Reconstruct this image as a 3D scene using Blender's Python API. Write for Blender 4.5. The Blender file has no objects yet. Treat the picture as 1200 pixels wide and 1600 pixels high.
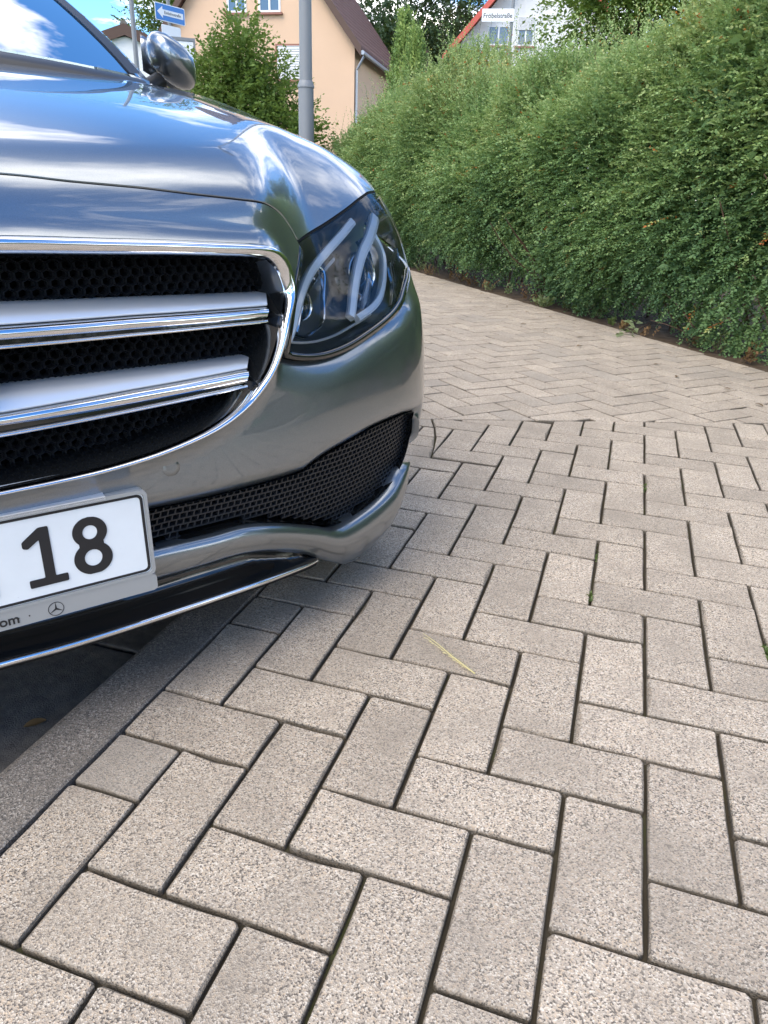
import bpy, bmesh, math, random
import numpy as np
from mathutils import Vector, Matrix
from mathutils.geometry import delaunay_2d_cdt

random.seed(7); RNG = np.random.default_rng(11)
scene = bpy.context.scene
COL = scene.collection

# ------------------------------------------------------------------ camera
CAM_POS = (-0.1206, -0.7538, 0.6969)
_pt, _rl, _yw, _f = 0.41275, 0.03624, -0.30458, 1130.5
_fw = Vector((math.sin(_yw)*math.cos(_pt), math.cos(_yw)*math.cos(_pt), -math.sin(_pt)))
_rt = Vector((math.cos(_yw), -math.sin(_yw), 0)); _up = _rt.cross(_fw)
_r2 = _rt*math.cos(_rl) + _up*math.sin(_rl); _u2 = _r2.cross(_fw)
cam = bpy.data.cameras.new('camera'); cam_o = bpy.data.objects.new('camera', cam); COL.objects.link(cam_o)
M = Matrix((( _r2.x,_u2.x,-_fw.x,CAM_POS[0]),(_r2.y,_u2.y,-_fw.y,CAM_POS[1]),(_r2.z,_u2.z,-_fw.z,CAM_POS[2]),(0,0,0,1)))
cam_o.matrix_world = M
cam.sensor_fit = 'VERTICAL'; cam.sensor_height = 24; cam.lens = _f/1600*24
cam.clip_start = .02; cam.clip_end = 2000
scene.camera = cam_o

# ------------------------------------------------------------------ world, sun, exposure
CLOUD_SEED = 8.2
SUN_EL, SUN_AZ = math.radians(52), math.radians(200)     # azimuth measured clockwise from +y
world = bpy.data.worlds.new('World'); scene.world = world; world.use_nodes = True
wn, wl = world.node_tree.nodes, world.node_tree.links; wn.clear()
wo = wn.new('ShaderNodeOutputWorld'); bg = wn.new('ShaderNodeBackground')
sky = wn.new('ShaderNodeTexSky'); sky.sky_type = 'NISHITA'; sky.sun_disc = False
sky.sun_elevation = SUN_EL; sky.sun_rotation = SUN_AZ; sky.air_density = 1.0; sky.dust_density = .05; sky.ozone_density = 4.0; sky.altitude = 1500
tc = wn.new('ShaderNodeTexCoord')
sep = wn.new('ShaderNodeSeparateXYZ'); wl.new(tc.outputs['Generated'], sep.inputs[0])
def wmath(op, a, b=None, clamp=False):
    n = wn.new('ShaderNodeMath'); n.operation = op; n.use_clamp = clamp
    for i, v in enumerate((a, b)):
        if v is None: continue
        if isinstance(v, (int, float)): n.inputs[i].default_value = v
        else: wl.new(v, n.inputs[i])
    return n.outputs[0]
zz = wmath('ADD', wmath('MAXIMUM', sep.outputs['Z'], 0.0), .16)
cx = wmath('DIVIDE', sep.outputs['X'], zz); cy = wmath('DIVIDE', sep.outputs['Y'], zz)
comb = wn.new('ShaderNodeCombineXYZ'); wl.new(cx, comb.inputs[0]); wl.new(cy, comb.inputs[1]); comb.inputs[2].default_value = CLOUD_SEED
cn = wn.new('ShaderNodeTexNoise'); cn.inputs['Scale'].default_value = .85; cn.inputs['Detail'].default_value = 7; cn.inputs['Roughness'].default_value = .58; cn.inputs['Distortion'].default_value = .35
wl.new(comb.outputs[0], cn.inputs['Vector'])
cr = wn.new('ShaderNodeValToRGB'); cr.color_ramp.elements[0].position = .49; cr.color_ramp.elements[1].position = .64
cr.color_ramp.elements[0].color = (0,0,0,1); cr.color_ramp.elements[1].color = (1,1,1,1)
wl.new(cn.outputs['Fac'], cr.inputs['Fac'])
skm = wn.new('ShaderNodeMix'); skm.data_type = 'RGBA'; wl.new(cr.outputs['Color'], skm.inputs['Factor'])
hs = wn.new('ShaderNodeHueSaturation'); hs.inputs['Saturation'].default_value = 1.2; wl.new(sky.outputs['Color'], hs.inputs['Color']); wl.new(hs.outputs['Color'], skm.inputs[6]); skm.inputs[7].default_value = (15.8, 14.9, 13.7, 1)
wl.new(skm.outputs[2], bg.inputs['Color']); bg.inputs['Strength'].default_value = .15
wl.new(bg.outputs[0], wo.inputs['Surface'])
sun = bpy.data.lights.new('sun', 'SUN'); sun.energy = 1.45; sun.angle = math.radians(45); sun.color = (1, .89, .73)
sun_o = bpy.data.objects.new('sun', sun); COL.objects.link(sun_o)
_sd = Vector((math.sin(SUN_AZ)*math.cos(SUN_EL), math.cos(SUN_AZ)*math.cos(SUN_EL), math.sin(SUN_EL)))
sun_o.rotation_euler = _sd.to_track_quat('Z', 'Y').to_euler()
vs = scene.view_settings; vs.view_transform = 'Standard'; vs.look = 'None'; vs.gamma = 1; vs.use_curve_mapping = False
vs.exposure = 1.26
scene.cycles.max_bounces = 8; scene.cycles.transparent_max_bounces = 12; scene.cycles.caustics_reflective = False; scene.cycles.caustics_refractive = False

# ------------------------------------------------------------------ helpers
def tag(o, label=None, cat=None, group=None, kind=None):
    if label: o['label'] = label
    if cat: o['category'] = cat
    if group: o['group'] = group
    if kind: o['kind'] = kind
    return o
def empty(name, loc=(0,0,0), rz=0, **kw):
    o = bpy.data.objects.new(name, None); o.empty_display_size = .1; COL.objects.link(o)
    o.location = loc; o.rotation_euler = (0,0,rz); tag(o, **kw); return o
def mesh_obj(name, me, mat=None, parent=None, **kw):
    o = bpy.data.objects.new(name, me); COL.objects.link(o)
    if mat is not None and not me.materials: me.materials.append(mat)
    if parent is not None: o.parent = parent
    tag(o, **kw); return o
def make_mesh(name, V, F, smooth=False, mat=None):
    V = np.asarray(V, np.float32); me = bpy.data.meshes.new(name)
    if isinstance(F, np.ndarray) and F.ndim == 2:
        n, k = F.shape
        me.vertices.add(len(V)); me.vertices.foreach_set('co', V.ravel())
        me.loops.add(n*k); me.loops.foreach_set('vertex_index', F.astype(np.int32).ravel())
        me.polygons.add(n); me.polygons.foreach_set('loop_start', np.arange(0, n*k, k, dtype=np.int32))
        me.update(calc_edges=True)
    else:
        me.from_pydata([tuple(map(float, v)) for v in V], [], [tuple(int(i) for i in f) for f in F]); me.update()
    if smooth: me.polygons.foreach_set('use_smooth', np.ones(len(me.polygons), bool))
    if mat is not None: me.materials.append(mat)
    return me
def obj(name, V, F, mat, parent=None, smooth=False, **kw):
    return mesh_obj(name, make_mesh(name, V, F, smooth, mat), None, parent, **kw)
class MB:
    """collects boxes, prisms and tubes into one mesh"""
    def __init__(s): s.V = []; s.F = []
    def add(s, V, F):
        b = len(s.V); s.V += [tuple(map(float, v)) for v in V]; s.F += [tuple(int(i)+b for i in f) for f in F]; return s
    def box(s, x0, x1, y0, y1, z0, z1):
        V = [(x0,y0,z0),(x1,y0,z0),(x1,y1,z0),(x0,y1,z0),(x0,y0,z1),(x1,y0,z1),(x1,y1,z1),(x0,y1,z1)]
        return s.add(V, [(3,2,1,0),(4,5,6,7),(0,1,5,4),(1,2,6,5),(2,3,7,6),(3,0,4,7)])
    def prism(s, poly, a, b, axis='y'):
        n = len(poly)
        f = {'y': lambda u, w, t: (u, t, w), 'x': lambda u, w, t: (t, u, w), 'z': lambda u, w, t: (u, w, t)}[axis]
        V = [f(u, w, a) for u, w in poly] + [f(u, w, b) for u, w in poly]
        F = [tuple(range(n)), tuple(range(2*n-1, n-1, -1))] + [(i, i+n, (i+1) % n+n, (i+1) % n) for i in range(n)]
        return s.add(V, F)
    def tube(s, pts, rad, n=8, cap=True):
        P = [Vector(p) for p in pts]; R = rad if hasattr(rad, '__len__') else [rad]*len(P); V = []; F = []
        ref = None
        for i, q in enumerate(P):
            t = (P[min(i+1, len(P)-1)] - P[max(i-1, 0)]).normalized()
            if ref is None: ref = Vector((0,0,1)) if abs(t.z) < .9 else Vector((1,0,0))
            u = (ref - t*ref.dot(t)).normalized(); w = t.cross(u); ref = u
            for k in range(n):
                a = 2*math.pi*k/n; V.append(q + (u*math.cos(a) + w*math.sin(a))*R[i])
        for i in range(len(P)-1):
            for k in range(n): F.append((i*n+k, i*n+(k+1) % n, (i+1)*n+(k+1) % n, (i+1)*n+k))
        if cap:
            b = len(V); V = V+V[:n]+V[-n:]; F += [tuple(range(b+n-1, b-1, -1)), tuple(range(b+n, b+2*n))]
        return s.add(V, F)
    def build(s, name, mat, parent=None, smooth=False, **kw): return obj(name, s.V, s.F, mat, parent, smooth, **kw)
def bevel(o, w=.004, seg=2):
    m = o.modifiers.new('bevel', 'BEVEL'); m.width = w; m.segments = seg; m.limit_method = 'ANGLE'; return o

# ------------------------------------------------------------------ materials
def mat(name, color=(.5,.5,.5), rough=.6, metal=0, spec=.5, coat=0, coat_rough=.03, **kw):
    m = bpy.data.materials.new(name); m.use_nodes = True; b = m.node_tree.nodes['Principled BSDF']
    b.inputs['Base Color'].default_value = (*color, 1); b.inputs['Roughness'].default_value = rough; b.inputs['Metallic'].default_value = metal
    b.inputs['Specular IOR Level'].default_value = spec; b.inputs['Coat Weight'].default_value = coat; b.inputs['Coat Roughness'].default_value = coat_rough
    for k, v in kw.items(): b.inputs[k.replace('_', ' ')].default_value = v
    return m
def nodes(m): return m.node_tree.nodes, m.node_tree.links, m.node_tree.nodes['Principled BSDF']
def nmath(m, op, a, b=None, clamp=False):
    n = m.node_tree.nodes.new('ShaderNodeMath'); n.operation = op; n.use_clamp = clamp
    for i, v in enumerate((a, b)):
        if v is None: continue
        if isinstance(v, (int, float)): n.inputs[i].default_value = v
        else: m.node_tree.links.new(v, n.inputs[i])
    return n.outputs[0]
def noise(m, scale, detail=3, rough=.55, vec=None, dist=0):
    n = m.node_tree.nodes.new('ShaderNodeTexNoise'); n.inputs['Scale'].default_value = scale; n.inputs['Detail'].default_value = detail
    n.inputs['Roughness'].default_value = rough; n.inputs['Distortion'].default_value = dist
    if vec is not None: m.node_tree.links.new(vec, n.inputs['Vector'])
    return n.outputs['Fac']
def ramp(m, fac, stops):
    n = m.node_tree.nodes.new('ShaderNodeValToRGB'); e = n.color_ramp.elements
    while len(e) < len(stops): e.new(.5)
    for el, (p, c) in zip(e, stops): el.position = p; el.color = (*c, 1) if len(c) == 3 else c
    m.node_tree.links.new(fac, n.inputs['Fac']); return n.outputs['Color']
def mixc(m, fac, a, b, mode='MIX'):
    n = m.node_tree.nodes.new('ShaderNodeMix'); n.data_type = 'RGBA'; n.blend_type = mode
    L = m.node_tree.links
    if isinstance(fac, (int, float)): n.inputs['Factor'].default_value = fac
    else: L.new(fac, n.inputs['Factor'])
    for i, v in ((6, a), (7, b)):
        if isinstance(v, tuple): n.inputs[i].default_value = (*v, 1)
        else: L.new(v, n.inputs[i])
    return n.outputs[2]
def bump(m, h, strength=.3, dist=.002):
    n = m.node_tree.nodes.new('ShaderNodeBump'); n.inputs['Strength'].default_value = strength; n.inputs['Distance'].default_value = dist
    m.node_tree.links.new(h, n.inputs['Height']); return n.outputs['Normal']
def texco(m, out='Object'):
    return m.node_tree.nodes.new('ShaderNodeTexCoord').outputs[out]
def worldpos(m): return m.node_tree.nodes.new('ShaderNodeNewGeometry').outputs['Position']

def speckle_mat(name, base, dark, light, warm, tint_attr=True, grey=0.):
    """exposed-aggregate concrete: millimetre grains of several stone colours"""
    m = mat(name, base, .88, spec=.25); N, L, B = nodes(m); P = worldpos(m)
    g = N.new('ShaderNodeTexVoronoi'); g.inputs['Scale'].default_value = 580; L.new(P, g.inputs['Vector']); g.inputs['Randomness'].default_value = 1
    sp = N.new('ShaderNodeSeparateColor'); L.new(g.outputs['Color'], sp.inputs[0])
    c1 = ramp(m, sp.outputs[0], [(0, dark), (.16, tuple(d*1.6 for d in dark)), (.27, tuple(b*.86 for b in base)), (.60, base), (.76, warm), (.90, light)])
    c1n = noise(m, 900, 2, .6, P)
    c1 = mixc(m, nmath(m, 'MULTIPLY', c1n, .30), c1, base)
    big = noise(m, 7, 4, .6, P); c2 = mixc(m, nmath(m, 'MULTIPLY', nmath(m, 'SUBTRACT', big, .42, True), 2.4, True), c1, tuple(b*.66 for b in base))
    st = noise(m, 1.7, 5, .62, P); c2 = mixc(m, nmath(m, 'MULTIPLY', nmath(m, 'SUBTRACT', st, .50, True), 1.6, True), c2, tuple(b*.62 for b in base))
    sp2 = noise(m, 46, 2, .5, P); c2 = mixc(m, nmath(m, 'MULTIPLY', nmath(m, 'SUBTRACT', sp2, .72, True), 6., True), c2, tuple(b*.45 for b in base))
    if tint_attr:
        at = N.new('ShaderNodeAttribute'); at.attribute_name = 'tint'; 
        s2 = N.new('ShaderNodeSeparateColor'); L.new(at.outputs['Color'], s2.inputs[0])
        k = nmath(m, 'ADD', nmath(m, 'MULTIPLY', s2.outputs[0], .34), .83)
        vm = N.new('ShaderNodeVectorMath'); vm.operation = 'SCALE'; L.new(c2, vm.inputs[0]); L.new(k, vm.inputs['Scale'])
        c2 = mixc(m, s2.outputs[1], vm.outputs[0], mixc(m, .42, vm.outputs[0], (.27,.245,.21)))
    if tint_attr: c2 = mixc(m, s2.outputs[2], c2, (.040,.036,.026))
    L.new(c2, B.inputs['Base Color'])
    h = nmath(m, 'ADD', g.outputs['Distance'], nmath(m, 'MULTIPLY', c1n, .4))
    L.new(bump(m, h, .55, .0016), B.inputs['Normal'])
    return m
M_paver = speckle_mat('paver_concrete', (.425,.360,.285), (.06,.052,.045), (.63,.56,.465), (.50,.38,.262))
M_kerb = speckle_mat('kerb_concrete', (.20,.178,.152), (.055,.05,.045), (.38,.345,.30), (.23,.185,.145), tint_attr=False)
def dirt_mat(name, c0, c1, c2, scale=30):
    m = mat(name, c0, .95, spec=.1); N, L, B = nodes(m); P = worldpos(m)
    n1 = noise(m, scale, 6, .65, P); L.new(ramp(m, n1, [(.32, c0), (.52, c1), (.68, c2)]), B.inputs['Base Color'])
    L.new(bump(m, noise(m, scale*9, 4, .6, P), .6, .004), B.inputs['Normal']); return m
M_joint = dirt_mat('joint_sand', (.040,.034,.025), (.060,.050,.034), (.060,.066,.026), 9)
M_soil = dirt_mat('soil', (.045,.032,.022), (.085,.060,.040), (.12,.09,.06), 14)
M_asphalt = dirt_mat('asphalt', (.045,.045,.047), (.060,.060,.060), (.075,.074,.072), 60)
M_grass = dirt_mat('lawn', (.030,.050,.014), (.045,.075,.02), (.07,.09,.03), 3)
M_slab = dirt_mat('gutter_concrete', (.12,.112,.10), (.165,.152,.135), (.21,.19,.165), 50)

def paint_mat():
    m = mat('car_paint_grey', (.17,.195,.205), .30, .9, coat=1, coat_rough=.012); N, L, B = nodes(m)
    v = N.new('ShaderNodeTexVoronoi'); v.inputs['Scale'].default_value = 1800; L.new(texco(m), v.inputs['Vector'])
    s = N.new('ShaderNodeSeparateColor'); L.new(v.outputs['Color'], s.inputs[0])
    dust = noise(m, 5, 5, .6, texco(m))
    L.new(mixc(m, s.outputs[0], (.190,.220,.245), (.235,.265,.292)), B.inputs['Base Color'])
    L.new(nmath(m, 'ADD', nmath(m, 'MULTIPLY', dust, .02), .002), B.inputs['Coat Roughness'])
    B.inputs['Coat IOR'].default_value = 1.85
    return m
M_paint = paint_mat()
M_chrome = mat('chrome', (.80,.81,.83), .09, 1)
M_satin = mat('satin_silver', (.78,.80,.82), .38, .6)
M_black = mat('black_plastic', (.012,.013,.015), .42)
M_gloss = mat('gloss_black', (.008,.009,.010), .12, coat=1)
M_under = mat('underbody_black', (.010,.010,.011), .8, spec=.2)
M_mesh = mat('grille_plastic', (.016,.018,.022), .38)
M_rubber = mat('tyre_rubber', (.018,.018,.019), .75)
M_plate = mat('plate_white', (.74,.77,.78), .35, coat=.4)
def _scuff(m, base, dirt, thr, sc):
    N, L, B = nodes(m); f = noise(m, sc, 4, .6, texco(m)); g_ = noise(m, 14, 4, .6, texco(m))
    c = mixc(m, nmath(m, 'MULTIPLY', nmath(m, 'SUBTRACT', f, thr, True), 9., True), base, dirt); c = mixc(m, nmath(m, 'MULTIPLY', nmath(m, 'SUBTRACT', g_, .45, True), 1.2, True), c, tuple(v*.84 for v in base)); L.new(c, B.inputs['Base Color'])
_scuff(M_plate, (.74,.77,.78), (.25,.25,.25), .70, 190)
M_digit = mat('plate_black', (.012,.012,.014), .4)
M_holder = mat('plate_holder_grey', (.36,.37,.37), .35, .3)
M_lens_in = mat('lamp_black_bezel', (.060,.063,.068), .28, coat=.5)
M_guide = mat('light_guide', (.93,.95,.97), .25, coat=1, Transmission_Weight=.0, Subsurface_Weight=.0)
M_lampchrome = mat('lamp_reflector', (.55,.57,.60), .12, 1)
def glass_mat(name, tint, refl_rough=.01, ior=1.6):
    m = bpy.data.materials.new(name); m.use_nodes = True; N, L = m.node_tree.nodes, m.node_tree.links; N.clear()
    out = N.new('ShaderNodeOutputMaterial'); mx = N.new('ShaderNodeMixShader'); tr = N.new('ShaderNodeBsdfTransparent'); gl = N.new('ShaderNodeBsdfGlossy')
    fr = N.new('ShaderNodeFresnel'); fr.inputs['IOR'].default_value = ior; gl.inputs['Roughness'].default_value = refl_rough
    tr.inputs['Color'].default_value = (*tint, 1)
    L.new(fr.outputs[0], mx.inputs[0]); L.new(tr.outputs[0], mx.inputs[1]); L.new(gl.outputs[0], mx.inputs[2]); L.new(mx.outputs[0], out.inputs['Surface'])
    return m
M_lens = glass_mat('lamp_lens', (.97,.98,.98), .01, 1.38); M_glass = glass_mat('windscreen_glass', (.30,.36,.38))
M_window = mat('window_glass', (.16,.24,.33), .06, 0, coat=1)
M_dark = mat('interior_dark', (.02,.02,.022), .7)

# ------------------------------------------------------------------ ground, road, paving
def sheet(name, poly, z, m, parent=None, **kw):
    return obj(name, [(x, y, z) for x, y in poly], [tuple(range(len(poly)))], m, parent, **kw)
sheet('ground', [(-300,-300),(300,-300),(300,300),(-300,300)], -.095, M_grass, kind='structure')
sheet('road', [(-9,-40),(-1.1,-40),(-1.1,40),(-9,40)], -.074, M_asphalt, kind='structure')

U = .1                                     # paver module (10 x 20 cm blocks)
B0, B1 = np.array([-.503,1.658]), np.array([.4192,2.0392])
bd = (B1-B0)/np.linalg.norm(B1-B0); bn = np.array([-bd[1], bd[0]])
HF0, HF1 = np.array([.53,3.0]), np.array([-2.18,6.58])     # foot of the hedge
hd = (HF1-HF0)/np.linalg.norm(HF1-HF0); hn = np.array([hd[1], -hd[0]])   # hn points away from the paving, into the bed
CIRC, CR = np.array([-2.132,1.0056]), 1.547

def clip(poly, n, d):                      # keep points with n.p <= d
    out = []
    for i in range(len(poly)):
        a, b = poly[i], poly[(i+1) % len(poly)]; fa, fb = n@a-d, n@b-d
        if fa <= 0: out.append(a)
        if (fa < 0 < fb) or (fb < 0 < fa): out.append(a+(b-a)*fa/(fa-fb))
    return out
def area(p):
    x = np.array(p); return .5*abs(np.sum(x[:,0]*np.roll(x[:,1],-1)-x[:,1]*np.roll(x[:,0],-1))) if len(p) > 2 else 0
def blocks(origin, ang, n):
    """herringbone of 2x1 blocks: yields corner lists"""
    ca, sa = math.cos(ang), math.sin(ang); e1 = np.array([ca,sa])*U; e2 = np.array([-sa,ca])*U
    for i in range(-n, n):
        for j in range(-n, n):
            ox, oy = i+2*j, i-2*j
            if abs(ox) > n or abs(oy) > n: continue
            for (x0,y0,w,h) in ((ox-2,oy,2,1),(ox-1,oy-2,1,2)):
                yield [np.asarray(origin)+e1*x+e2*y for x, y in ((x0,y0),(x0+w,y0),(x0+w,y0+h),(x0,y0+h))]
def piece_geom(poly, rs, gap=.0025, tilt=True):
    """one paving block: rounded worn outline, chamfered top edge"""
    P = np.array(poly); c = P.mean(0); n = len(P)
    # inset
    Q = []
    for i in range(n):
        a, b, d = P[i-1], P[i], P[(i+1) % n]
        u = (b-a)/max(np.linalg.norm(b-a),1e-9); w = (d-b)/max(np.linalg.norm(d-b),1e-9)
        nu = np.array([-u[1],u[0]]); nw = np.array([-w[1],w[0]]); k = 1+nu@nw
        Q.append(b+(nu+nw)/max(k,.35)*gap)
    Q = np.array(Q); out = []
    for i in range(n):
        b = Q[i]; a = Q[i-1]; d = Q[(i+1) % n]
        la, ld = np.linalg.norm(a-b), np.linalg.norm(d-b); rr = min(.0030, .3*la, .3*ld)*rs.uniform(.5,1.5)
        out.append(b+(a-b)/la*rr); out.append(b+(d-b)/ld*rr)
        if ld > .06:
            for t in ((.33,.66) if ld > .14 else (.5,)):
                e = np.array([-(d-b)[1],(d-b)[0]])/ld; out.append(b+(d-b)*t+e*rs.uniform(-.0006,.0009))
    out = np.array(out); k = len(out)
    chip = np.where(rs.rand(k) < .07, rs.uniform(.001,.0045,k), 0.); ch = .0026
    inn = out+(c-out)/np.linalg.norm(c-out,axis=1,keepdims=True)*(ch*rs.uniform(.75,1.5,(k,1))+chip[:,None]*1.6)
    g = rs.uniform(-.006,.006,2) if tilt else np.zeros(2); z0 = rs.uniform(-.0012,.0008)
    zt = lambda q: z0+(q-c)@g
    V = np.vstack([np.c_[out,np.full(k,-.03)], np.c_[out,zt(out)-.0032*rs.uniform(.8,1.3,k)-chip*.8], np.c_[inn,zt(inn)]])
    F = [(r*k+i, r*k+(i+1) % k, (r+1)*k+(i+1) % k, (r+1)*k+i) for r in (0,1) for i in range(k)]+[tuple(range(2*k,3*k))]
    return V, F
def tint_layer(me, vals):
    a = me.color_attributes.new('tint', 'FLOAT_COLOR', 'POINT'); a.data.foreach_set('color', np.asarray(vals, np.float32).ravel())
_MI = np.array(M.inverted())
def to_px(p):
    q = _MI@np.array([p[0],p[1],0,1]); return (600+_f*q[0]/-q[2], 800-_f*q[1]/-q[2], -q[2])
def rtint(rs):
    return (rs.uniform(.25,.80), (rs.uniform(.5,1) if rs.random() < .05 else rs.uniform(0,.14)), 0, 1)
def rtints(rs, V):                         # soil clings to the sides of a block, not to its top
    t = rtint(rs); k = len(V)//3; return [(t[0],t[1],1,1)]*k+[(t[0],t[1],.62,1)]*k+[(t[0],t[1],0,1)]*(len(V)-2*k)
def lay(parent, polys, full_ok, seed, limit=300):
    rs = np.random.RandomState(seed); vis = []
    for P in polys:
        c = np.mean(P,0); x, y, w = to_px(c); A = area(P)
        seen = w > .1 and -60 < x < 1260 and 380 < y < 1680 and not (x < 600 and y < 830)
        vis.append((A/w**3 if seen else 0, P))
    vis.sort(key=lambda t: -t[0])
    variants = []
    for i in range(28):
        V, F = piece_geom([np.array(q) for q in ((-U,-U/2),(U,-U/2),(U,U/2),(-U,U/2))], rs)
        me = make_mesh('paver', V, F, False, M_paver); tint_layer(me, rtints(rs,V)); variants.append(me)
    RV, RF, RT = [], [], []; n = 0
    for i, (s, P) in enumerate(vis):
        A = area(P)
        if i < limit and s > 0:
            if len(P) == 4 and abs(A-2*U*U) < 1e-6:
                c = np.mean(P,0); e = P[1]-P[0]
                if np.linalg.norm(e) < U*1.5: e = P[2]-P[1]
                o = mesh_obj('paver', variants[rs.randint(28)], None, parent); o.location = (c[0],c[1],0)
                o.rotation_euler = (0,0,math.atan2(e[1],e[0])+(math.pi if rs.random() < .5 else 0))
            else:
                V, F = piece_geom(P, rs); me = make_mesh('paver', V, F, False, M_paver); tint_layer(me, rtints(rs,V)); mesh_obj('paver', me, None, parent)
        else:
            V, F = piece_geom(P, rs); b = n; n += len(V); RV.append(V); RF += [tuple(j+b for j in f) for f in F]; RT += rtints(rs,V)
    if RV:
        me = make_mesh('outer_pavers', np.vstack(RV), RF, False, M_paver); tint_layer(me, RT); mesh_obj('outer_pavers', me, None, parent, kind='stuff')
near, far, rows = [], [], []
def outside_arc(P):
    c = np.mean(P,0)
    if c[1] < 1.0 : return P
    q = np.array([c[0]-CIRC[0], c[1]-CIRC[1]]); q = q/np.linalg.norm(q)
    m_ = CIRC+q*CR
    return clip(P, -q, -(q@m_)) if m_[1] > 1.19 else P
for P in blocks((0,0), 0, 34):
    P = clip(P, np.array([-1.,0]), .7); P = clip(P, bn, bn@B0)
    if len(P) > 2:
        lo = clip(P, np.array([0.,1]), 1.19); hi = clip(P, np.array([0.,-1]), -1.19)
        c = np.mean(P,0)
        if np.hypot(*(c-CIRC)) < CR+.16 and c[1] > 1.0 and len(hi) > 2:
            hi = outside_arc(hi)
            for Q in (lo, hi):
                if area(Q) > .0025: near.append(Q)
        elif area(P) > .0022: near.append(P)
for P in blocks((.1000,1.9713), math.radians(46), 70):
    c0 = np.mean(P,0)
    if c0[0] < -4.5 or c0[0] > 3.5 or c0[1] > 10: continue
    P = clip(P, -bn, -(bn@B0)); P = clip(P, hn, hn@HF0+.02)
    if len(P) > 2: P = clip(P, np.array([-1.,0]), 4.4)
    if area(P) > .0022 and len(P) > 2: far.append(P)
for i in range(14):
    for j in range(9):
        y0 = 1.19+U*j; x1 = -.5-.2*i-(.1 if j % 2 else 0)
        P = [np.array(q) for q in ((x1-.2,y0),(x1,y0),(x1,y0+U),(x1-.2,y0+U))]
        c = np.mean(P,0); q = c-CIRC; q = q/np.linalg.norm(q); P = clip(P, q, q@(CIRC+q*CR)); P = clip(P, bn, bn@B0)
        if area(P) > .0022 and c[0] > -2.2: rows.append(P)
pave = sheet('paved_forecourt', [(-.69,-3.6),(3.5,-3.6),(3.5,3.3),(-.69,1.55)], -.0115, M_joint, kind='structure')
drive = sheet('paved_driveway', [(-4.6,-.03),(-.69,1.5555),(3.6,3.35),(3.6,3.45),(.6,3.6),(-3.5,9.2),(-4.6,9.2)], -.0135, M_joint, kind='structure')
near = [P for P in near if np.mean(P,0)[0] < 3.45 and np.mean(P,0)[1] > -3.55]
lay(pave, near, True, 3); lay(drive, far+rows, True, 5)

# kerb stones along the edge of the forecourt, gutter slabs one step lower
kerb_line = empty('kerb', (0,0,0), kind='structure')
def kerb_stone(y0, y1):
    pr = [(-.802,-.12),(-.703,-.12),(-.703,-.002),(-.706,0),(-.786,.0005),(-.795,-.003),(-.800,-.009),(-.802,-.02)]
    mb = MB(); mb.prism(pr, y0+.002, y1-.002, 'y'); return mb
for k in range(-4, 2): kerb_stone(-.62+k*1.0, .38+k*1.0).build('kerb_stone', M_kerb, kerb_line)
gut = empty('gutter', (0,0,0), kind='structure')
for k in range(-10, 4):
    mb = MB(); y0 = -.355+k*.5; mb.box(-1.1,-.807,y0+.004,y0+.496,-.12,-.068); bevel(mb.build('gutter_slab', M_slab, gut), .004)
bed = sheet('planting_bed', [tuple(HF0-hd*4+hn*.03),tuple(HF0+hd*9.5+hn*.03),tuple(HF0+hd*9.5+hn*2.4),tuple(HF0-hd*4+hn*2.4)], -.008, M_soil, kind='structure')

# ------------------------------------------------------------------ car: smooth body surface (r = rearward, l = to the car's left, z = up)
def pchip(xs,ys):
    xs=np.array(xs,float);ys=np.array(ys,float);h=np.diff(xs);d=np.diff(ys)/h
    m=np.zeros_like(ys);m[0]=d[0];m[-1]=d[-1]
    for i in range(1,len(xs)-1):
        # C1 Catmull style with limiting
        if d[i-1]*d[i]<=0: m[i]=0
        else:
            w1=2*h[i]+h[i-1];w2=h[i]+2*h[i-1];m[i]=(w1+w2)/(w1/d[i-1]+w2/d[i])
    def f(x):
        x=np.asarray(x,float);i=np.clip(np.searchsorted(xs,x)-1,0,len(xs)-2)
        t=(x-xs[i])/h[i];lo=x<xs[0];hi=x>xs[-1]
        a=ys[i];b=ys[i+1];ma=m[i]*h[i];mb=m[i+1]*h[i]
        v=a*(2*t**3-3*t**2+1)+ma*(t**3-2*t**2+t)+b*(-2*t**3+3*t**2)+mb*(t**3-t**2)
        v=np.where(lo,ys[0]+m[0]*(x-xs[0]),v);return np.where(hi,ys[-1]+m[-1]*(x-xs[-1]),v)
    return f
def sstep(a,b,x):
    t=np.clip((x-a)/(b-a),0,1);return t*t*(3-2*t)
def smax(a,b,k):
    h=np.clip(.5+.5*(a-b)/k,0,1);return b+(a-b)*h+k*h*(1-h)
plan=pchip([0,.15,.3,.45,.6,.7,.8,.87,.91,.93],[.010,.013,.024,.046,.083,.117,.163,.218,.29,.42])
prof_c=pchip([.10,.16,.2,.25,.3,.4,.5,.57,.65,.72,.76,.80,.9],[.06,.04,.02,.008,.002,-.002,.008,.013,.021,.032,.044,.072,.2])
prof_o=pchip([.08,.12,.16,.2,.25,.3,.36,.42,.48,.54,.58,.62,.70,.775,.85,.9],[.095,.06,.036,.022,.013,.008,.000,-.006,-.002,.008,.020,.046,.09,.142,.216,.294])
hood_c=pchip([-.1,0.02,.05,.1,.2,.36,.6,.9,1.2,1.6],[.68,.752,.772,.796,.833,.874,.921,.971,1.018,1.07])
def front(l,z):
    w=sstep(.45,.62,l)
    return plan(l)+prof_c(z)*(1-w)+prof_o(z)*w
def crease(r): return .47+.15*sstep(0.0,.45,r)+.05*sstep(.4,1.2,r)
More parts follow.
